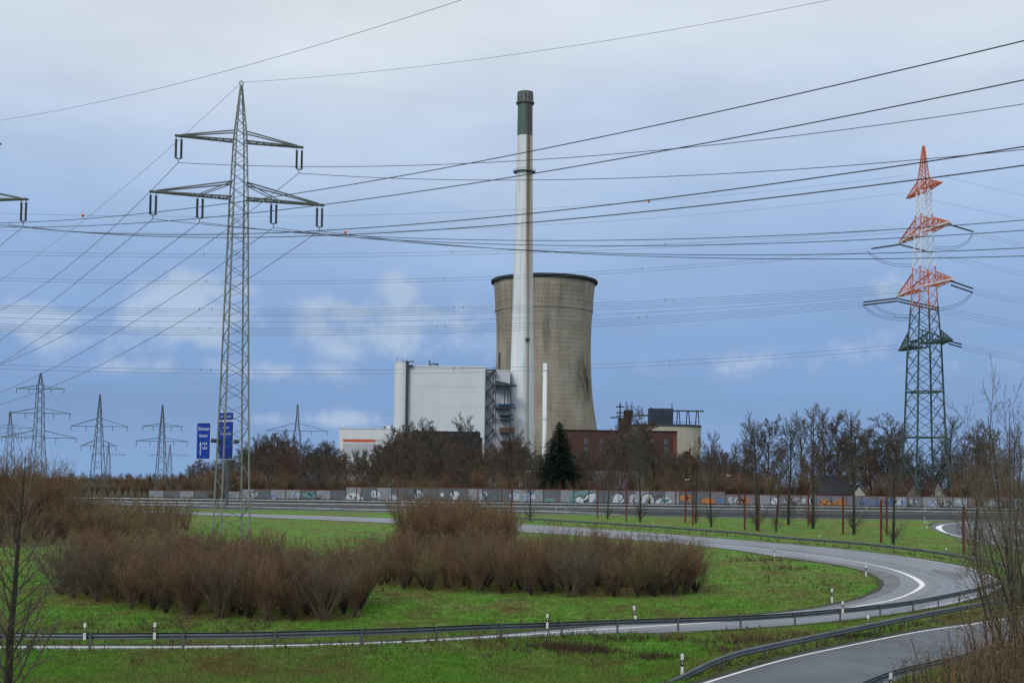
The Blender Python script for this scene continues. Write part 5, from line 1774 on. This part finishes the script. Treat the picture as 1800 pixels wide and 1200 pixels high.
def spec_tree(kind, rm, dens=1.0):
    n = lambda a: max(2, int(a * dens))
    if kind == 'round':
        return [dict(seg=6, wob=.06, up=.02, tap=.3),
                dict(seg=4, wob=.12, up=.06, tap=.35, n=n(18), t0=.13, t1=.98, ang=(35, 65), len=.58, rad=.55, rmin=rm * 2, fall=.62),
                dict(seg=3, wob=.16, up=.07, tap=.4, n=n(9), t0=.2, t1=1.0, ang=(25, 55), len=.5, rad=.6, rmin=rm * 1.3, fall=.5),
                dict(seg=2, wob=.2, up=.06, tap=.5, n=n(8), t0=.15, t1=1.0, ang=(25, 60), len=.5, rad=.6, rmin=rm, fall=.4),
                dict(seg=1, wob=.2, up=.06, tap=.6, n=n(5), t0=.2, t1=1.0, ang=(20, 55), len=.55, rad=.7, rmin=rm * .8, fall=.3)]
    if kind == 'slender':
        return [dict(seg=8, wob=.03, up=.05, tap=.18),
                dict(seg=4, wob=.10, up=.14, tap=.35, n=n(20), t0=.36, t1=.99, ang=(28, 55), len=.30, rad=.4, rmin=rm * 2, fall=.5),
                dict(seg=3, wob=.14, up=.10, tap=.4, n=n(6), t0=.25, t1=1.0, ang=(25, 50), len=.48, rad=.6, rmin=rm * 1.3, fall=.5),
                dict(seg=2, wob=.2, up=.08, tap=.5, n=n(4), t0=.2, t1=1.0, ang=(20, 50), len=.5, rad=.6, rmin=rm, fall=.4)]
    if kind == 'young':
        return [dict(seg=12, wob=.02, up=.06, tap=.05),
                dict(seg=4, wob=.09, up=.12, tap=.4, n=n(52), t0=.05, t1=.99, ang=(35, 62), len=.36, rad=.34, rmin=rm * 1.6, fall=.6),
                dict(seg=3, wob=.13, up=.08, tap=.45, n=n(7), t0=.15, t1=1.0, ang=(22, 45), len=.5, rad=.62, rmin=rm, fall=.5)]
    if kind == 'shrub':
        return [dict(seg=5, wob=.05, up=.05, tap=.3),
                dict(seg=3, wob=.08, up=.10, tap=.4, n=n(8), t0=.25, t1=1.0, ang=(10, 30), len=.36, rad=.6, rmin=rm * 1.2, fall=.3),
                dict(seg=2, wob=.10, up=.08, tap=.5, n=n(4), t0=.25, t1=1.0, ang=(12, 32), len=.48, rad=.65, rmin=rm, fall=.25),
                dict(seg=1, wob=.10, up=.08, tap=.6, n=n(3), t0=.3, t1=1.0, ang=(10, 30), len=.6, rad=.7, rmin=rm * .85, fall=.2)]

FT = []      # far, seen at 300 to 500 m
for i in range(6):
    FT.append(tree_variant(40 + i, spec_tree('round', .021), 10, .17, M['bark'], (M['tree_twig'], M['tree_twig_grey'], M['tree_twig_red'], M['tree_twig'], M['tree_twig_olive'], M['tree_twig_grey'])[i]))
SL = []
for i in range(5):
    SL.append(tree_variant(70 + i, spec_tree('slender', .016, 1.35), 10, .14, M['bark'], (M['tree_twig_grey'], M['tree_twig'], M['tree_twig_grey'], M['tree_twig'], M['tree_twig_grey'])[i], suckers=30))
SH = []
for i, m in enumerate(('twig_red', 'twig', 'twig_red', 'twig_olive', 'twig_grey', 'twig')):
    SH.append(tree_variant(90 + i, spec_tree('shrub', .0165, 1.0), 10, .062, M['bark'] if i % 2 else M['twig_grey'], M[m], stems=(24, 20, 27, 22, 18, 26)[i], spread=(24, 30, 21, 27, 33, 25)[i]))

rg = random.Random(11)
SHC = ['reddish', 'brown', 'russet', 'olive', 'grey', 'dark brown']
# ---- the wood behind the wall: skyline read from the picture
SKX = [60, 100, 140, 200, 240, 320, 340, 380, 430, 450, 470, 500, 520, 540, 560, 590, 610, 650, 680, 700, 740, 770, 790, 815, 850, 880, 905, 935, 960, 1020, 1060, 1085, 1100, 1115, 1140, 1180, 1230, 1250, 1275, 1300, 1340, 1800]
SKY_ = [800, 812, 848, 838, 840, 822, 806, 802, 792, 768, 760, 760, 768, 790, 774, 772, 790, 792, 772, 750, 740, 752, 772, 782, 784, 770, 762, 790, 792, 785, 792, 770, 716, 742, 772, 792, 802, 786, 792, 812, 815, 815]
def sky_y(x):
    return float(np.interp(x, SKX, SKY_))
LMK = [(345, 'below the slender far pylon'), (440, 'behind the near grey pylon'), (560, 'around the far pylon with one arm'), (600, 'left of the white hall'), (690, 'before the white hall'),
       (725, 'before the round stair tower'), (850, 'before the boiler house'), (905, 'before the outside stair'), (940, 'before the white chimney'), (1020, 'around the large spruce'),
       (1080, 'right of the large spruce'), (1130, 'before the conveyor tower'), (1190, 'before the brick building'), (1240, 'before the cream silo'), (1300, 'right of the cream silo'), (1345, 'above the low red brown roof'), (1440, 'left of the slate roof'), (1495, 'at the slate roof'), (1540, 'at the white gable'), (1590, 'left of the orange pylon'), (1660, 'at the orange pylon'), (9999, 'right of the orange pylon')]
def near_what(x):
    return next(t for e, t in LMK if x < e)
TW = ['brown', 'grey', 'reddish', 'brown', 'olive', 'grey']
def wood_row(x, xe, Ya, Yb, da, db, sa, sb, wa, wb, what, group, hmin=5):
    while x < xe:
        Y = rg.uniform(Ya, Yb)
        yt = sky_y(x) + rg.uniform(da, db)
        p = at(x, yt, Y)
        h = max(hmin, p.z - gz(p.x, Y))
        v = rg.randrange(6)
        put_tree('bare_tree', SL[v % 5] if rg.random() < .35 else FT[v], (p.x, Y, gz(p.x, Y)), h, h / 10 * rg.uniform(wa, wb), rg.uniform(0, 6), '%s bare tree %s %s' % (TW[v], what, near_what(x)), group=group)
        x += rg.uniform(sa, sb)
wood_row(318, 1310, 470, 540, -3, 14, 11, 19, .8, 1.1, 'at the back of the wood', 'back row trees of the wood')
wood_row(318, 1310, 400, 470, -8, 8, 9, 16, .75, 1.1, 'rising high in the wood', 'high bare trees of the wood')
wood_row(325, 1310, 350, 400, 10, 30, 9, 16, .8, 1.15, 'of middle height', 'middle trees of the wood')
wood_row(420, 1330, 316, 352, 30, 62, 12, 21, .75, 1.1, 'at the wood edge', 'low bare trees at the edge of the wood')
wood_row(1290, 1760, 345, 410, -55, -8, 20, 34, .7, 1.0, 'behind the grove', 'low trees behind the grove')
# dark bushes on the bank in front of the wall
for x, yt, v in ((383, 846, 1), (392, 852, 5), (372, 858, 4), (372, 862, 1), (560, 866, 1), (716, 862, 4), (1140, 868, 5), (1395, 868, 1), (1600, 872, 4), (1655, 868, 1), (1720, 862, 5), (1765, 858, 1)):
    Y = rg.uniform(291, 299)
    p = at(x, yt, Y); h = max(2.0, p.z - gz(p.x, Y))
    put_tree('bush', SH[v], (p.x, Y, gz(p.x, Y)), h, h / 10 * 1.5, rg.uniform(0, 6), '%s bush on the near side of the wall, %s' % (SHC[v], near_what(x)), 'bush', 'bushes in front of the noise wall')
# understorey scrub right behind the wall
x = -60.0
while x < 1810:
    Y = rg.uniform(311, 330)
    yt = rg.uniform(815, 852) if x > 280 else rg.uniform(838, 856)
    if any(a < x < b_ for a, b_ in ((1432, 1530), (1586, 1666), (1050, 1105))):
        x += 9
        continue
    p = at(x, yt, Y); h = max(4.5, p.z - gz(p.x, Y))
    v = rg.randrange(6)
    put_tree('bush', SH[v], (p.x, Y, gz(p.x, Y)), h, h / 10 * rg.uniform(.9, 1.4), rg.uniform(0, 6), '%s bare bush just behind the noise wall %s' % (SHC[v], near_what(x)), 'bush', 'bushes behind the noise wall')
    x += rg.uniform(8, 13)
# low thicket far off on the left, under the far pylons
for k in range(60):
    x = -40 + 400 * (k + rg.random()) / 60
    Y = rg.uniform(400, 560)
    yt = rg.uniform(836, 850)
    p = at(x, yt, Y); h = max(4.5, p.z - gz(p.x, Y))
    v = rg.randrange(6)
    put_tree('bush', SH[v], (p.x, Y, gz(p.x, Y)), h, h / 10 * rg.uniform(1.5, 2.1), rg.uniform(0, 6), '%s bush in the far thicket at the feet of the far pylons' % SHC[v], 'bush', 'bushes below the far pylons')
# distant wood on the left and right
for k in range(46):
    x = rg.uniform(120, 345) if k < 26 else rg.uniform(1290, 1800)
    Y = rg.uniform(520, 800) if k < 26 else rg.uniform(400, 520)
    yt = (rg.uniform(832, 846) if k < 26 else rg.uniform(800, 835))
    p = at(x, yt, Y); h = max(5, p.z - gz(p.x, Y))
    put_tree('bare_tree', FT[rg.randrange(6)], (p.x, Y, gz(p.x, Y)), h, h / 10 * rg.uniform(.9, 1.3), rg.uniform(0, 6),
             'small bare tree in the distant wood below the far pylons' if k < 26 else 'bare tree in the far grove behind the gabled houses', group='trees of the distant wood' if k < 26 else 'trees behind the gabled houses')
# single trees that stand out over the wood
def single(x, yb, yt, Y, wide, var, label, group=None, name='bare_tree'):
    p = at(x, yt, Y)
    z = gz(p.x, Y)
    h = p.z - z
    return put_tree(name, var, (p.x, Y, z), h, h / 10 * wide, rg.uniform(0, 6), label, group=group)
single(822, 0, 722, 460, .62, FT[1], 'bare round tree whose crown stands out against the pale boiler house')
single(1102, 0, 704, 420, .62, SL[1], 'tall thin bare tree in front of the conveyor tower')
single(742, 0, 732, 440, 1.0, FT[5], 'broad bare tree before the round stair tower')
single(905, 0, 752, 430, .8, FT[1], 'bare tree before the foot of the white chimney')
single(498, 0, 752, 400, 1.0, FT[0], 'broad bare tree below the far pylon with one arm')
# slender trees on the grass strip
def strip_tree(x, yb, yt, var, wide=1.0, label='slender dark tree among the red posts', group='slender trees on the grass strip'):
    p = flat(x, yb)
    top = at(x, yt, p.y)
    put_tree('slender_tree', var, (p.x, p.y, gz(p.x, p.y)), top.z - gz(p.x, p.y), (top.z) / 10 * wide, rg.uniform(0, 6), label + ', ' + near_what(x), group=group)
for i, (x, yb, yt, w) in enumerate(((931, 915, 795, 1.1), (1068, 912, 800, .9), (1125, 917, 742, .9), (1223, 919, 770, .9), (1250, 926, 755, .9), (1331, 932, 722, 1.05), (1364, 935, 780, .8), (1386, 922, 722, 1.05),
                                    (1429, 929, 706, 1.0), (1501, 939, 716, 1.0), (1570, 956, 742, 1.05), (1712, 977, 742, 1.0))):
    strip_tree(x, yb, yt, SL[i % 5], w)
# taller grove behind the wall on the right
for x, yt, w in ((1315, 735, .9), (1352, 726, .9), (1410, 720, 1.0), (1450, 713, 1.0), (1475, 718, .95), (1530, 745, .9), (1556, 724, 1.1), (1582, 738, .9), (1668, 722, 1.2), (1690, 760, .9), (1715, 742, 1.0), (1745, 735, 1.0), (1780, 742, 1.0), (1300, 770, .8), (1500, 735, .9), (1620, 790, 1.0), (1640, 800, 1.0)):
    single(x, 0, yt, rg.uniform(336, 360), w * .95, SL[rg.randrange(5)] if rg.random() < .55 else FT[rg.choice((1, 5, 0))], 'tall bare grove tree behind the noise wall, ' + near_what(x), 'bare trees around the orange pylon')
# reddish hedge-like tree by the silo
single(1256, 0, 778, 345, .62, FT[2], 'reddish brown dense bare tree right of the cream silo')
single(1246, 0, 790, 352, .62, FT[2], 'lower reddish tree close beside the dense one by the silo')

# ---- conifers
def conifer(seed, h=10.0, r0=2.7):
    rg2 = random.Random(seed)
    v = []; f = []
    nw = 44
    for i in range(nw):
        t = i / (nw - 1)
        z = h * (.06 + .93 * t)
        rad = 1.12 * r0 * (1 - t) ** .8 * rg2.uniform(.72, 1.16) + .07
        nb = max(6, int(20 * (1 - t) + 6))
        for k in range(nb):
            az = 2 * math.pi * (k + rg2.random() * .8) / nb
            L = rad * rg2.uniform(.7, 1.12)
            d = Vector((math.cos(az), math.sin(az), 0)); s = Vector((-d.y, d.x, 0))
            droop = -.22 * L
            m = 7
            for j in range(m):
                u = (j + .6) / m
                c = d * (L * u) + Vector((0, 0, z + droop * u * u + .12 * L * u))
                w = .30 * L * (1.05 - u) + .10
                for sg in (-1, 1):
                    tip = c + s * (sg * w) + d * (.25 * w) + Vector((0, 0, -.10 * w + rg2.uniform(-.10, .06)))
                    n0 = len(v)
                    v += [c - d * .06, c + d * .09, tip, c + Vector((0, 0, -.16)), ]
                    f += [(n0, n0 + 1, n0 + 2), (n0 + 3, n0 + 1, n0 + 2)]
    tr = MB().lathe([(.17, -.3), (.14, 1), (.08, 6), (.02, 9.8)], 8)
    return mesh('trunk', tr.v, tr.f, M['bark']), mesh('crown', v, f, M['needle'])
CF = [conifer(1), conifer(2, r0=2.0)]
def put_conifer(x, yt, Y, wide, var, label, group=None):
    p = at(x, yt, Y); z = gz(p.x, Y); h = p.z - z
    r_ = empty('conifer', (p.x, Y, z), rg.uniform(0, 6), (h / 10 * wide, h / 10 * wide, h / 10), label=label, cat='conifer', group=group)
    link('trunk', var[0], r_); link('crown', var[1], r_)
put_conifer(983, 740, 322, 1.5, CF[0], 'large dark spruce in front of the brick building')
put_conifer(1147, 806, 330, .6, CF[1], 'narrow dark conifer before the brick building')
put_conifer(1219, 812, 326, .8, CF[1], 'small dark conifer below the red brick house')
put_conifer(264, 830, 420, .8, CF[1], 'small dark conifer on the skyline near the slender far pylon')
put_conifer(1207, 822, 332, .8, CF[0], 'squat dark conifer beside the small one below the red brick house')

# ---- shrub beds inside the loop
SHRUBS = []
def fill_bed(bed, spacing, hmin, hmax, variants, label, group, wide=(.95, 1.5), seed=1):
    r2_ = random.Random(seed)
    x0, x1 = min(p.x for p in bed), max(p.x for p in bed)
    y0, y1 = min(p.y for p in bed), max(p.y for p in bed)
    pts = []
    tries = 0
    while tries < 6000:
        tries += 1
        X_, Y_ = r2_.uniform(x0, x1), r2_.uniform(y0, y1)
        if not inside(bed, np.array([X_]), np.array([Y_]))[0]:
            continue
        if any((X_ - a) ** 2 + (Y_ - b) ** 2 < spacing ** 2 for a, b in pts):
            continue
        pts.append((X_, Y_))
    for X_, Y_ in pts:
        h = r2_.uniform(hmin, hmax)
        v = r2_.choice(variants)
        size = 'low' if h < hmin + (hmax - hmin) * .33 else 'tall' if h > hmin + (hmax - hmin) * .67 else 'middling'
        SHRUBS.append((Y_, X_, h, v, h / 10 * r2_.uniform(*wide), r2_.uniform(0, 6), '%s %s %s' % (size, SHC[v], label), group))
    return len(pts)
n1 = fill_bed(BED1, 1.38, 2.6, 4.9, (0, 1, 2, 4, 5), 'bare shrub in the dense bed in front of the near pylon', 'shrubs in the bed before the near pylon', seed=2)
n2_ = fill_bed(BED2, 1.52, 2.6, 4.7, (1, 3, 4, 5, 3, 0), 'bare shrub in the long bed inside the loop bend', 'shrubs in the long bed inside the loop', seed=3)
n3_ = fill_bed(BED3, 2.1, 4.6, 6.9, (0, 2, 3), 'bare shrub of the high clump behind the long bed', 'taller russet shrubs at the middle of the loop', seed=4)
n4_ = fill_bed(BED4, 2.7, 3.0, 5.6, (0, 1, 3, 2, 5), 'bare shrub in the thicket behind the dark trunked young tree', 'shrubs in the thicket at the left', seed=5, wide=(1.1, 1.7))
SHRUBS.sort()
for (Y_, X_, h, v, w, rz, lab, grp) in SHRUBS[:298]:
    put_tree('shrub', SH[v], (X_, Y_, gz(X_, Y_)), h, w, rz, lab, 'shrub', grp)
# the farthest, past the first three hundred, read as one thicket
low = [tree_variant(190 + i, spec_tree('shrub', .030, .5), 10, .06, M['bark'], M['twig_red'], stems=13, spread=27) for i in range(3)]
lowv = []
for a, b_ in low:
    vv, ff, n0 = [], [], 0
    for me in (a, b_):
        co = np.empty(len(me.vertices) * 3, np.float32); me.vertices.foreach_get('co', co)
        li = np.empty(len(me.loops), np.int32); me.loops.foreach_get('vertex_index', li)
        vv.append(co.reshape(-1, 3)); ff.append(li.reshape(-1, 4) + n0); n0 += len(me.vertices)
    lowv.append((np.concatenate(vv), np.concatenate(ff)))
AV, AF, n0 = [], [], 0
for i, (Y_, X_, h, v, w, rz, lab, grp) in enumerate(SHRUBS[298:]):
    V, Fq = lowv[i % 3]
    c_, s_ = math.cos(rz), math.sin(rz)
    P = np.stack([(V[:, 0] * c_ - V[:, 1] * s_) * w + X_, (V[:, 0] * s_ + V[:, 1] * c_) * w + Y_, V[:, 2] * h / 10 + gz(X_, Y_)], 1)
    AV.append(P); AF.append(Fq + n0); n0 += len(P)
if AV:
    AV = np.concatenate(AV).astype(np.float32); AF = np.concatenate(AF).astype(np.int32)
    me = bpy.data.meshes.new('thicket')
    me.vertices.add(len(AV)); me.vertices.foreach_set('co', AV.ravel())
    me.loops.add(AF.size); me.loops.foreach_set('vertex_index', AF.ravel())
    me.polygons.add(len(AF)); me.polygons.foreach_set('loop_start', np.arange(len(AF), dtype=np.int32) * 4)
    me.update(); me.validate()
    me.materials.append(M['twig'])
    link('thicket', me, label='distant brown thicket at the back of the shrub beds', cat='thicket', kind='stuff')
for x, yt, Y, v in ((20, 800, 150, 0), (55, 802, 160, 2), (95, 808, 165, 2), (-15, 795, 150, 0), (125, 838, 170, 3), (75, 825, 140, 2), (35, 830, 135, 0), (160, 858, 175, 3), (105, 840, 150, 1)):
    p = at(x, yt, Y)
    put_tree('bush', SH[v], (p.x, Y, gz(p.x, Y)), p.z * 1.12, p.z / 10 * 1.2, rg.uniform(0, 6), 'tall russet bush rising from the thicket below the three-armed pylon', 'bush', 'tall russet bushes at the left')

# ---- foreground trees beside the viewpoint
YT = []
for i in range(3):
    YT.append(tree_variant(120 + i, spec_tree('young', .0075), 10, .19, mat('mossy dark bark', (.033, .032, .022), .9, var=.4, scale=4, stretch=(1, 1, .3)), M['twig_grey']))
def fore(x, yt, Y, var, wide, label, rz=0.0):
    p = at(x, yt, Y); z = gz(p.x, Y); h = p.z - z
    return put_tree('young_tree', var, (p.x, Y, z), h, h / 10 * wide, rz, label)
fore(30, 738, 24, YT[0], 1.0, 'young bare tree with a dark trunk in front of the left meadow', .6)
fore(-28, 905, 19, YT[1], 1.0, 'smaller bare sapling left of the dark trunked young tree', 1.9)
MS = []
for i in range(3):
    MS.append(tree_variant(140 + i, [dict(seg=7, wob=.07, up=.02, tap=.2),
                                     dict(seg=4, wob=.10, up=.10, tap=.4, n=12, t0=.34, t1=.98, ang=(25, 50), len=.36, rad=.5, rmin=.012, fall=.5),
                                     dict(seg=3, wob=.12, up=.08, tap=.45, n=5, t0=.25, t1=1.0, ang=(22, 45), len=.5, rad=.62, rmin=.008, fall=.4),
                                     dict(seg=2, wob=.12, up=.08, tap=.5, n=3, t0=.3, t1=1.0, ang=(20, 40), len=.5, rad=.65, rmin=.009, fall=.4)], 10, .062, M['bark'], M['twig_grey'], stems=5, spread=30))
for x, yt, Y, v, w, lb in ((1812, 612, 34, 0, .85, 'many-stemmed bare tree rising highest over the slip road'), (1790, 655, 52, 2, .7, 'many-stemmed bare tree just behind the highest one by the slip road'), (1775, 700, 40, 1, .65, 'many-stemmed bare tree standing between the slip road and the viewpoint'),
                           (1745, 745, 46, 2, .55, 'thin many-stemmed bare tree beside the bend of the loop'), (1830, 700, 30, 2, .9, 'bare tree at the edge of the roadside scrub'), (1812, 720, 80, 1, .8, 'bare many-stemmed tree in front of the turning road')):
    fore(x, yt, Y, MS[v], w, lb, rz=x * .1)
# scrub with withered leaves on the bank at the right
LF = []
for i in range(4):
    rg3 = random.Random(160 + i)
    segs = []
    sp = [dict(seg=5, wob=.06, up=.08, tap=.35),
          dict(seg=3, wob=.10, up=.10, tap=.4, n=7, t0=.2, t1=.98, ang=(18, 45), len=.36, rad=.55, rmin=.014, fall=.4),
          dict(seg=2, wob=.12, up=.08, tap=.5, n=3, t0=.25, t1=1.0, ang=(18, 42), len=.5, rad=.65, rmin=.010, fall=.3)]
    for s in range(11):
        az_ = 2 * math.pi * s / 11 + rg3.uniform(-.3, .3)
        grow(segs, rg3, Vector((math.cos(az_) * .15, math.sin(az_) * .15, -.2)), rot_dir(Vector((0, 0, 1)), R(rg3.uniform(4, 26)), az_), 10 * rg3.uniform(.7, 1), .075, 0, sp)
    zm = max(s[1].z for s in segs); k = 10 / zm
    segs = [(a * k, b_ * k, ra * k, rb * k, l) for a, b_, ra, rb, l in segs]
    lv = []; lf = []
    for (a, b_, ra, rb, l) in segs:
        if l == 2 and rg3.random() < (.5 if i < 2 else .2):
            c = b_; d = Vector((rg3.gauss(0, 1), rg3.gauss(0, 1), rg3.gauss(-.6, .7))).normalized(); s_ = d.orthogonal().normalized(); n_ = d.cross(s_)
            L = rg3.uniform(.16, .32)
            n0 = len(lv)
            lv += [c, c + d * L * .5 + s_ * L * .22, c + d * L, c + d * L * .5 - s_ * L * .22, c + d * L * .5 + n_ * L * .06]
            lf += [(n0, n0 + 1, n0 + 4), (n0 + 1, n0 + 2, n0 + 4), (n0 + 2, n0 + 3, n0 + 4), (n0 + 3, n0, n0 + 4)]
    LF.append((seg_mesh('stems', [s for s in segs if s[4] == 0], M['bark'], lambda l: 5), seg_mesh('twigs', [s for s in segs if s[4] > 0], M['twig_red'] if i % 2 else M['twig'], lambda l: 3), mesh('leaves', lv, lf, M['leaf'])))
k = 0
for x, yt, Y in ((1600, 1120, 28), (1655, 1095, 30), (1700, 1075, 28), (1745, 1040, 29), (1790, 1010, 27), (1820, 985, 30), (1650, 1150, 23), (1715, 1125, 22), (1770, 1095, 22), (1690, 1165, 19), (1745, 1150, 19), (1800, 1130, 20), (1735, 1105, 34), (1800, 1060, 36), (1620, 1165, 22), (1665, 1130, 25), (1725, 1090, 25), (1760, 1060, 31), (1780, 1120, 24)):
    p = at(x, yt, Y); z = gz(p.x, Y); h = max(1.2, p.z - z)
    r_ = empty('scrub_bush', (p.x, Y, z), rg.uniform(0, 6), (h / 10 * 1.15,) * 2 + (h / 10,), label='%s %s scrub bush with %s withered leaves on the bank by the slip road' % ('tall' if h > 4.2 else 'low' if h < 2.8 else 'middling', 'russet' if k % 2 else 'brown', 'some' if k % 4 < 2 else 'few'), cat='bush', group='scrub bushes on the bank')
    V = LF[k % 4]; k += 1
    link('stems', V[0], r_); link('twigs', V[1], r_, kind='stuff'); link('leaves', V[2], r_, kind='stuff')

# ------------------------------------------------------------------ grass blades and weeds (nobody could count them)
ng = np.random.default_rng(8)
def scatter(n, Ya, Yb, power):
    u = ng.random(n)
    Y = 1 / (1 / Ya + (1 / Yb - 1 / Ya) * u) if power else Ya + (Yb - Ya) * u
    X = (ng.random(n) - .5) * (1900 / F) * Y
    ok = ~inside(loop_poly, X, Y) & ~inside(r2_poly, X, Y) & ~inside(r3_poly, X, Y)
    X, Y = X[ok], Y[ok]
    return X, Y
def blades(X, Y, hmin, hmax, w, per, name, m):
    n = len(X)
    X = np.repeat(X, per) + ng.normal(0, .06, n * per); Y = np.repeat(Y, per) + ng.normal(0, .06, n * per)
    n = len(X)
    Z = ground(X, Y)
    h = ng.uniform(hmin, hmax, n); az = ng.uniform(0, 6.283, n)
    dx, dy = np.cos(az) * w, np.sin(az) * w
    lx, ly = ng.normal(0, .45, n) * h, ng.normal(0, .45, n) * h
    V = np.empty((n, 3, 3), np.float32)
    V[:, 0] = np.stack([X - dx, Y - dy, Z - .02], 1); V[:, 1] = np.stack([X + dx, Y + dy, Z - .02], 1); V[:, 2] = np.stack([X + lx, Y + ly, Z + h], 1)
    me = bpy.data.meshes.new(name)
    me.vertices.add(n * 3); me.vertices.foreach_set('co', V.ravel())
    me.loops.add(n * 3); me.loops.foreach_set('vertex_index', np.arange(n * 3, dtype=np.int32))
    me.polygons.add(n); me.polygons.foreach_set('loop_start', np.arange(n, dtype=np.int32) * 3)
    me.update(); me.validate()
    me.materials.append(m)
    return me
X_, Y_ = scatter(330000, 36, 240, True)
keep = bed_dist(X_, Y_) * .75 < ng.random(len(X_))
link('grass', blades(X_[keep], Y_[keep], .05, .18, .022, 3, 'grass', M['blade']), label='short green meadow grass inside and around the loop', cat='grass', kind='stuff')
# dead rough stalks: along the rails, at the verges and in patches
M['stalk'] = mat('dead stalks', (.075, .048, .028), .9, var=.4, scale=.5)
sx_, sy_ = [], []
for cx, cy, rx, ry, n in ((1010, 1152, 90, 6, 260), (1150, 1160, 60, 5, 60), (1130, 1128, 200, 5, 110), (700, 1160, 300, 20, 90), (1330, 1128, 120, 6, 90), (1560, 1120, 160, 5, 160), (1300, 1145, 80, 6, 60), (1330, 985, 60, 5, 70), (1380, 1000, 60, 4, 60), (1480, 900, 60, 3, 60)):
    for _ in range(n):
        p = flat(cx + ng.normal() * rx * .5, cy + ng.normal() * ry * .5)
        sx_.append(p.x); sy_.append(p.y)
for p in resample([q.copy() for q in loop_rail], .35):
    if ng.random() < .55:
        sx_.append(p.x + ng.normal() * .25); sy_.append(p.y + ng.normal() * .25)
for p in resample(catmull(poly(R2_RAIL), 5), .3):
    sx_.append(p.x + ng.normal() * .35); sy_.append(p.y + ng.normal() * .35)
for _ in range(5200):
    Y0_ = 1 / (1 / 50 + (1 / 150 - 1 / 50) * ng.random()); X0_ = (ng.random() - .5) * .9 * Y0_
    if math.sin(X0_ * .31 + 1.3 * math.sin(Y0_ * .13)) + math.sin(Y0_ * .21 + .7) > .9:
        sx_.append(X0_); sy_.append(Y0_)
sx_, sy_ = np.array(sx_), np.array(sy_)
ok = ~inside(loop_poly, sx_, sy_) & ~inside(r2_poly, sx_, sy_)
link('weeds', blades(sx_[ok], sy_[ok], .12, .5, .028, 5, 'weeds', M['stalk']), label='dead brown weed stalks along the rails and in patches of the meadow', cat='weeds', kind='stuff')
# dark tangled growth on the bank under the wall
bx_ = ng.uniform(-170, 190, 9000); by_ = ng.uniform(292, 307.5, 9000)
link('bank_growth', blades(bx_, by_, .2, .6, .10, 2, 'bank growth', mat('dark bank growth', (.035, .028, .02), .95, var=.4, scale=.3)), label='dark tangled growth on the bank below the noise wall', cat='undergrowth', kind='stuff')
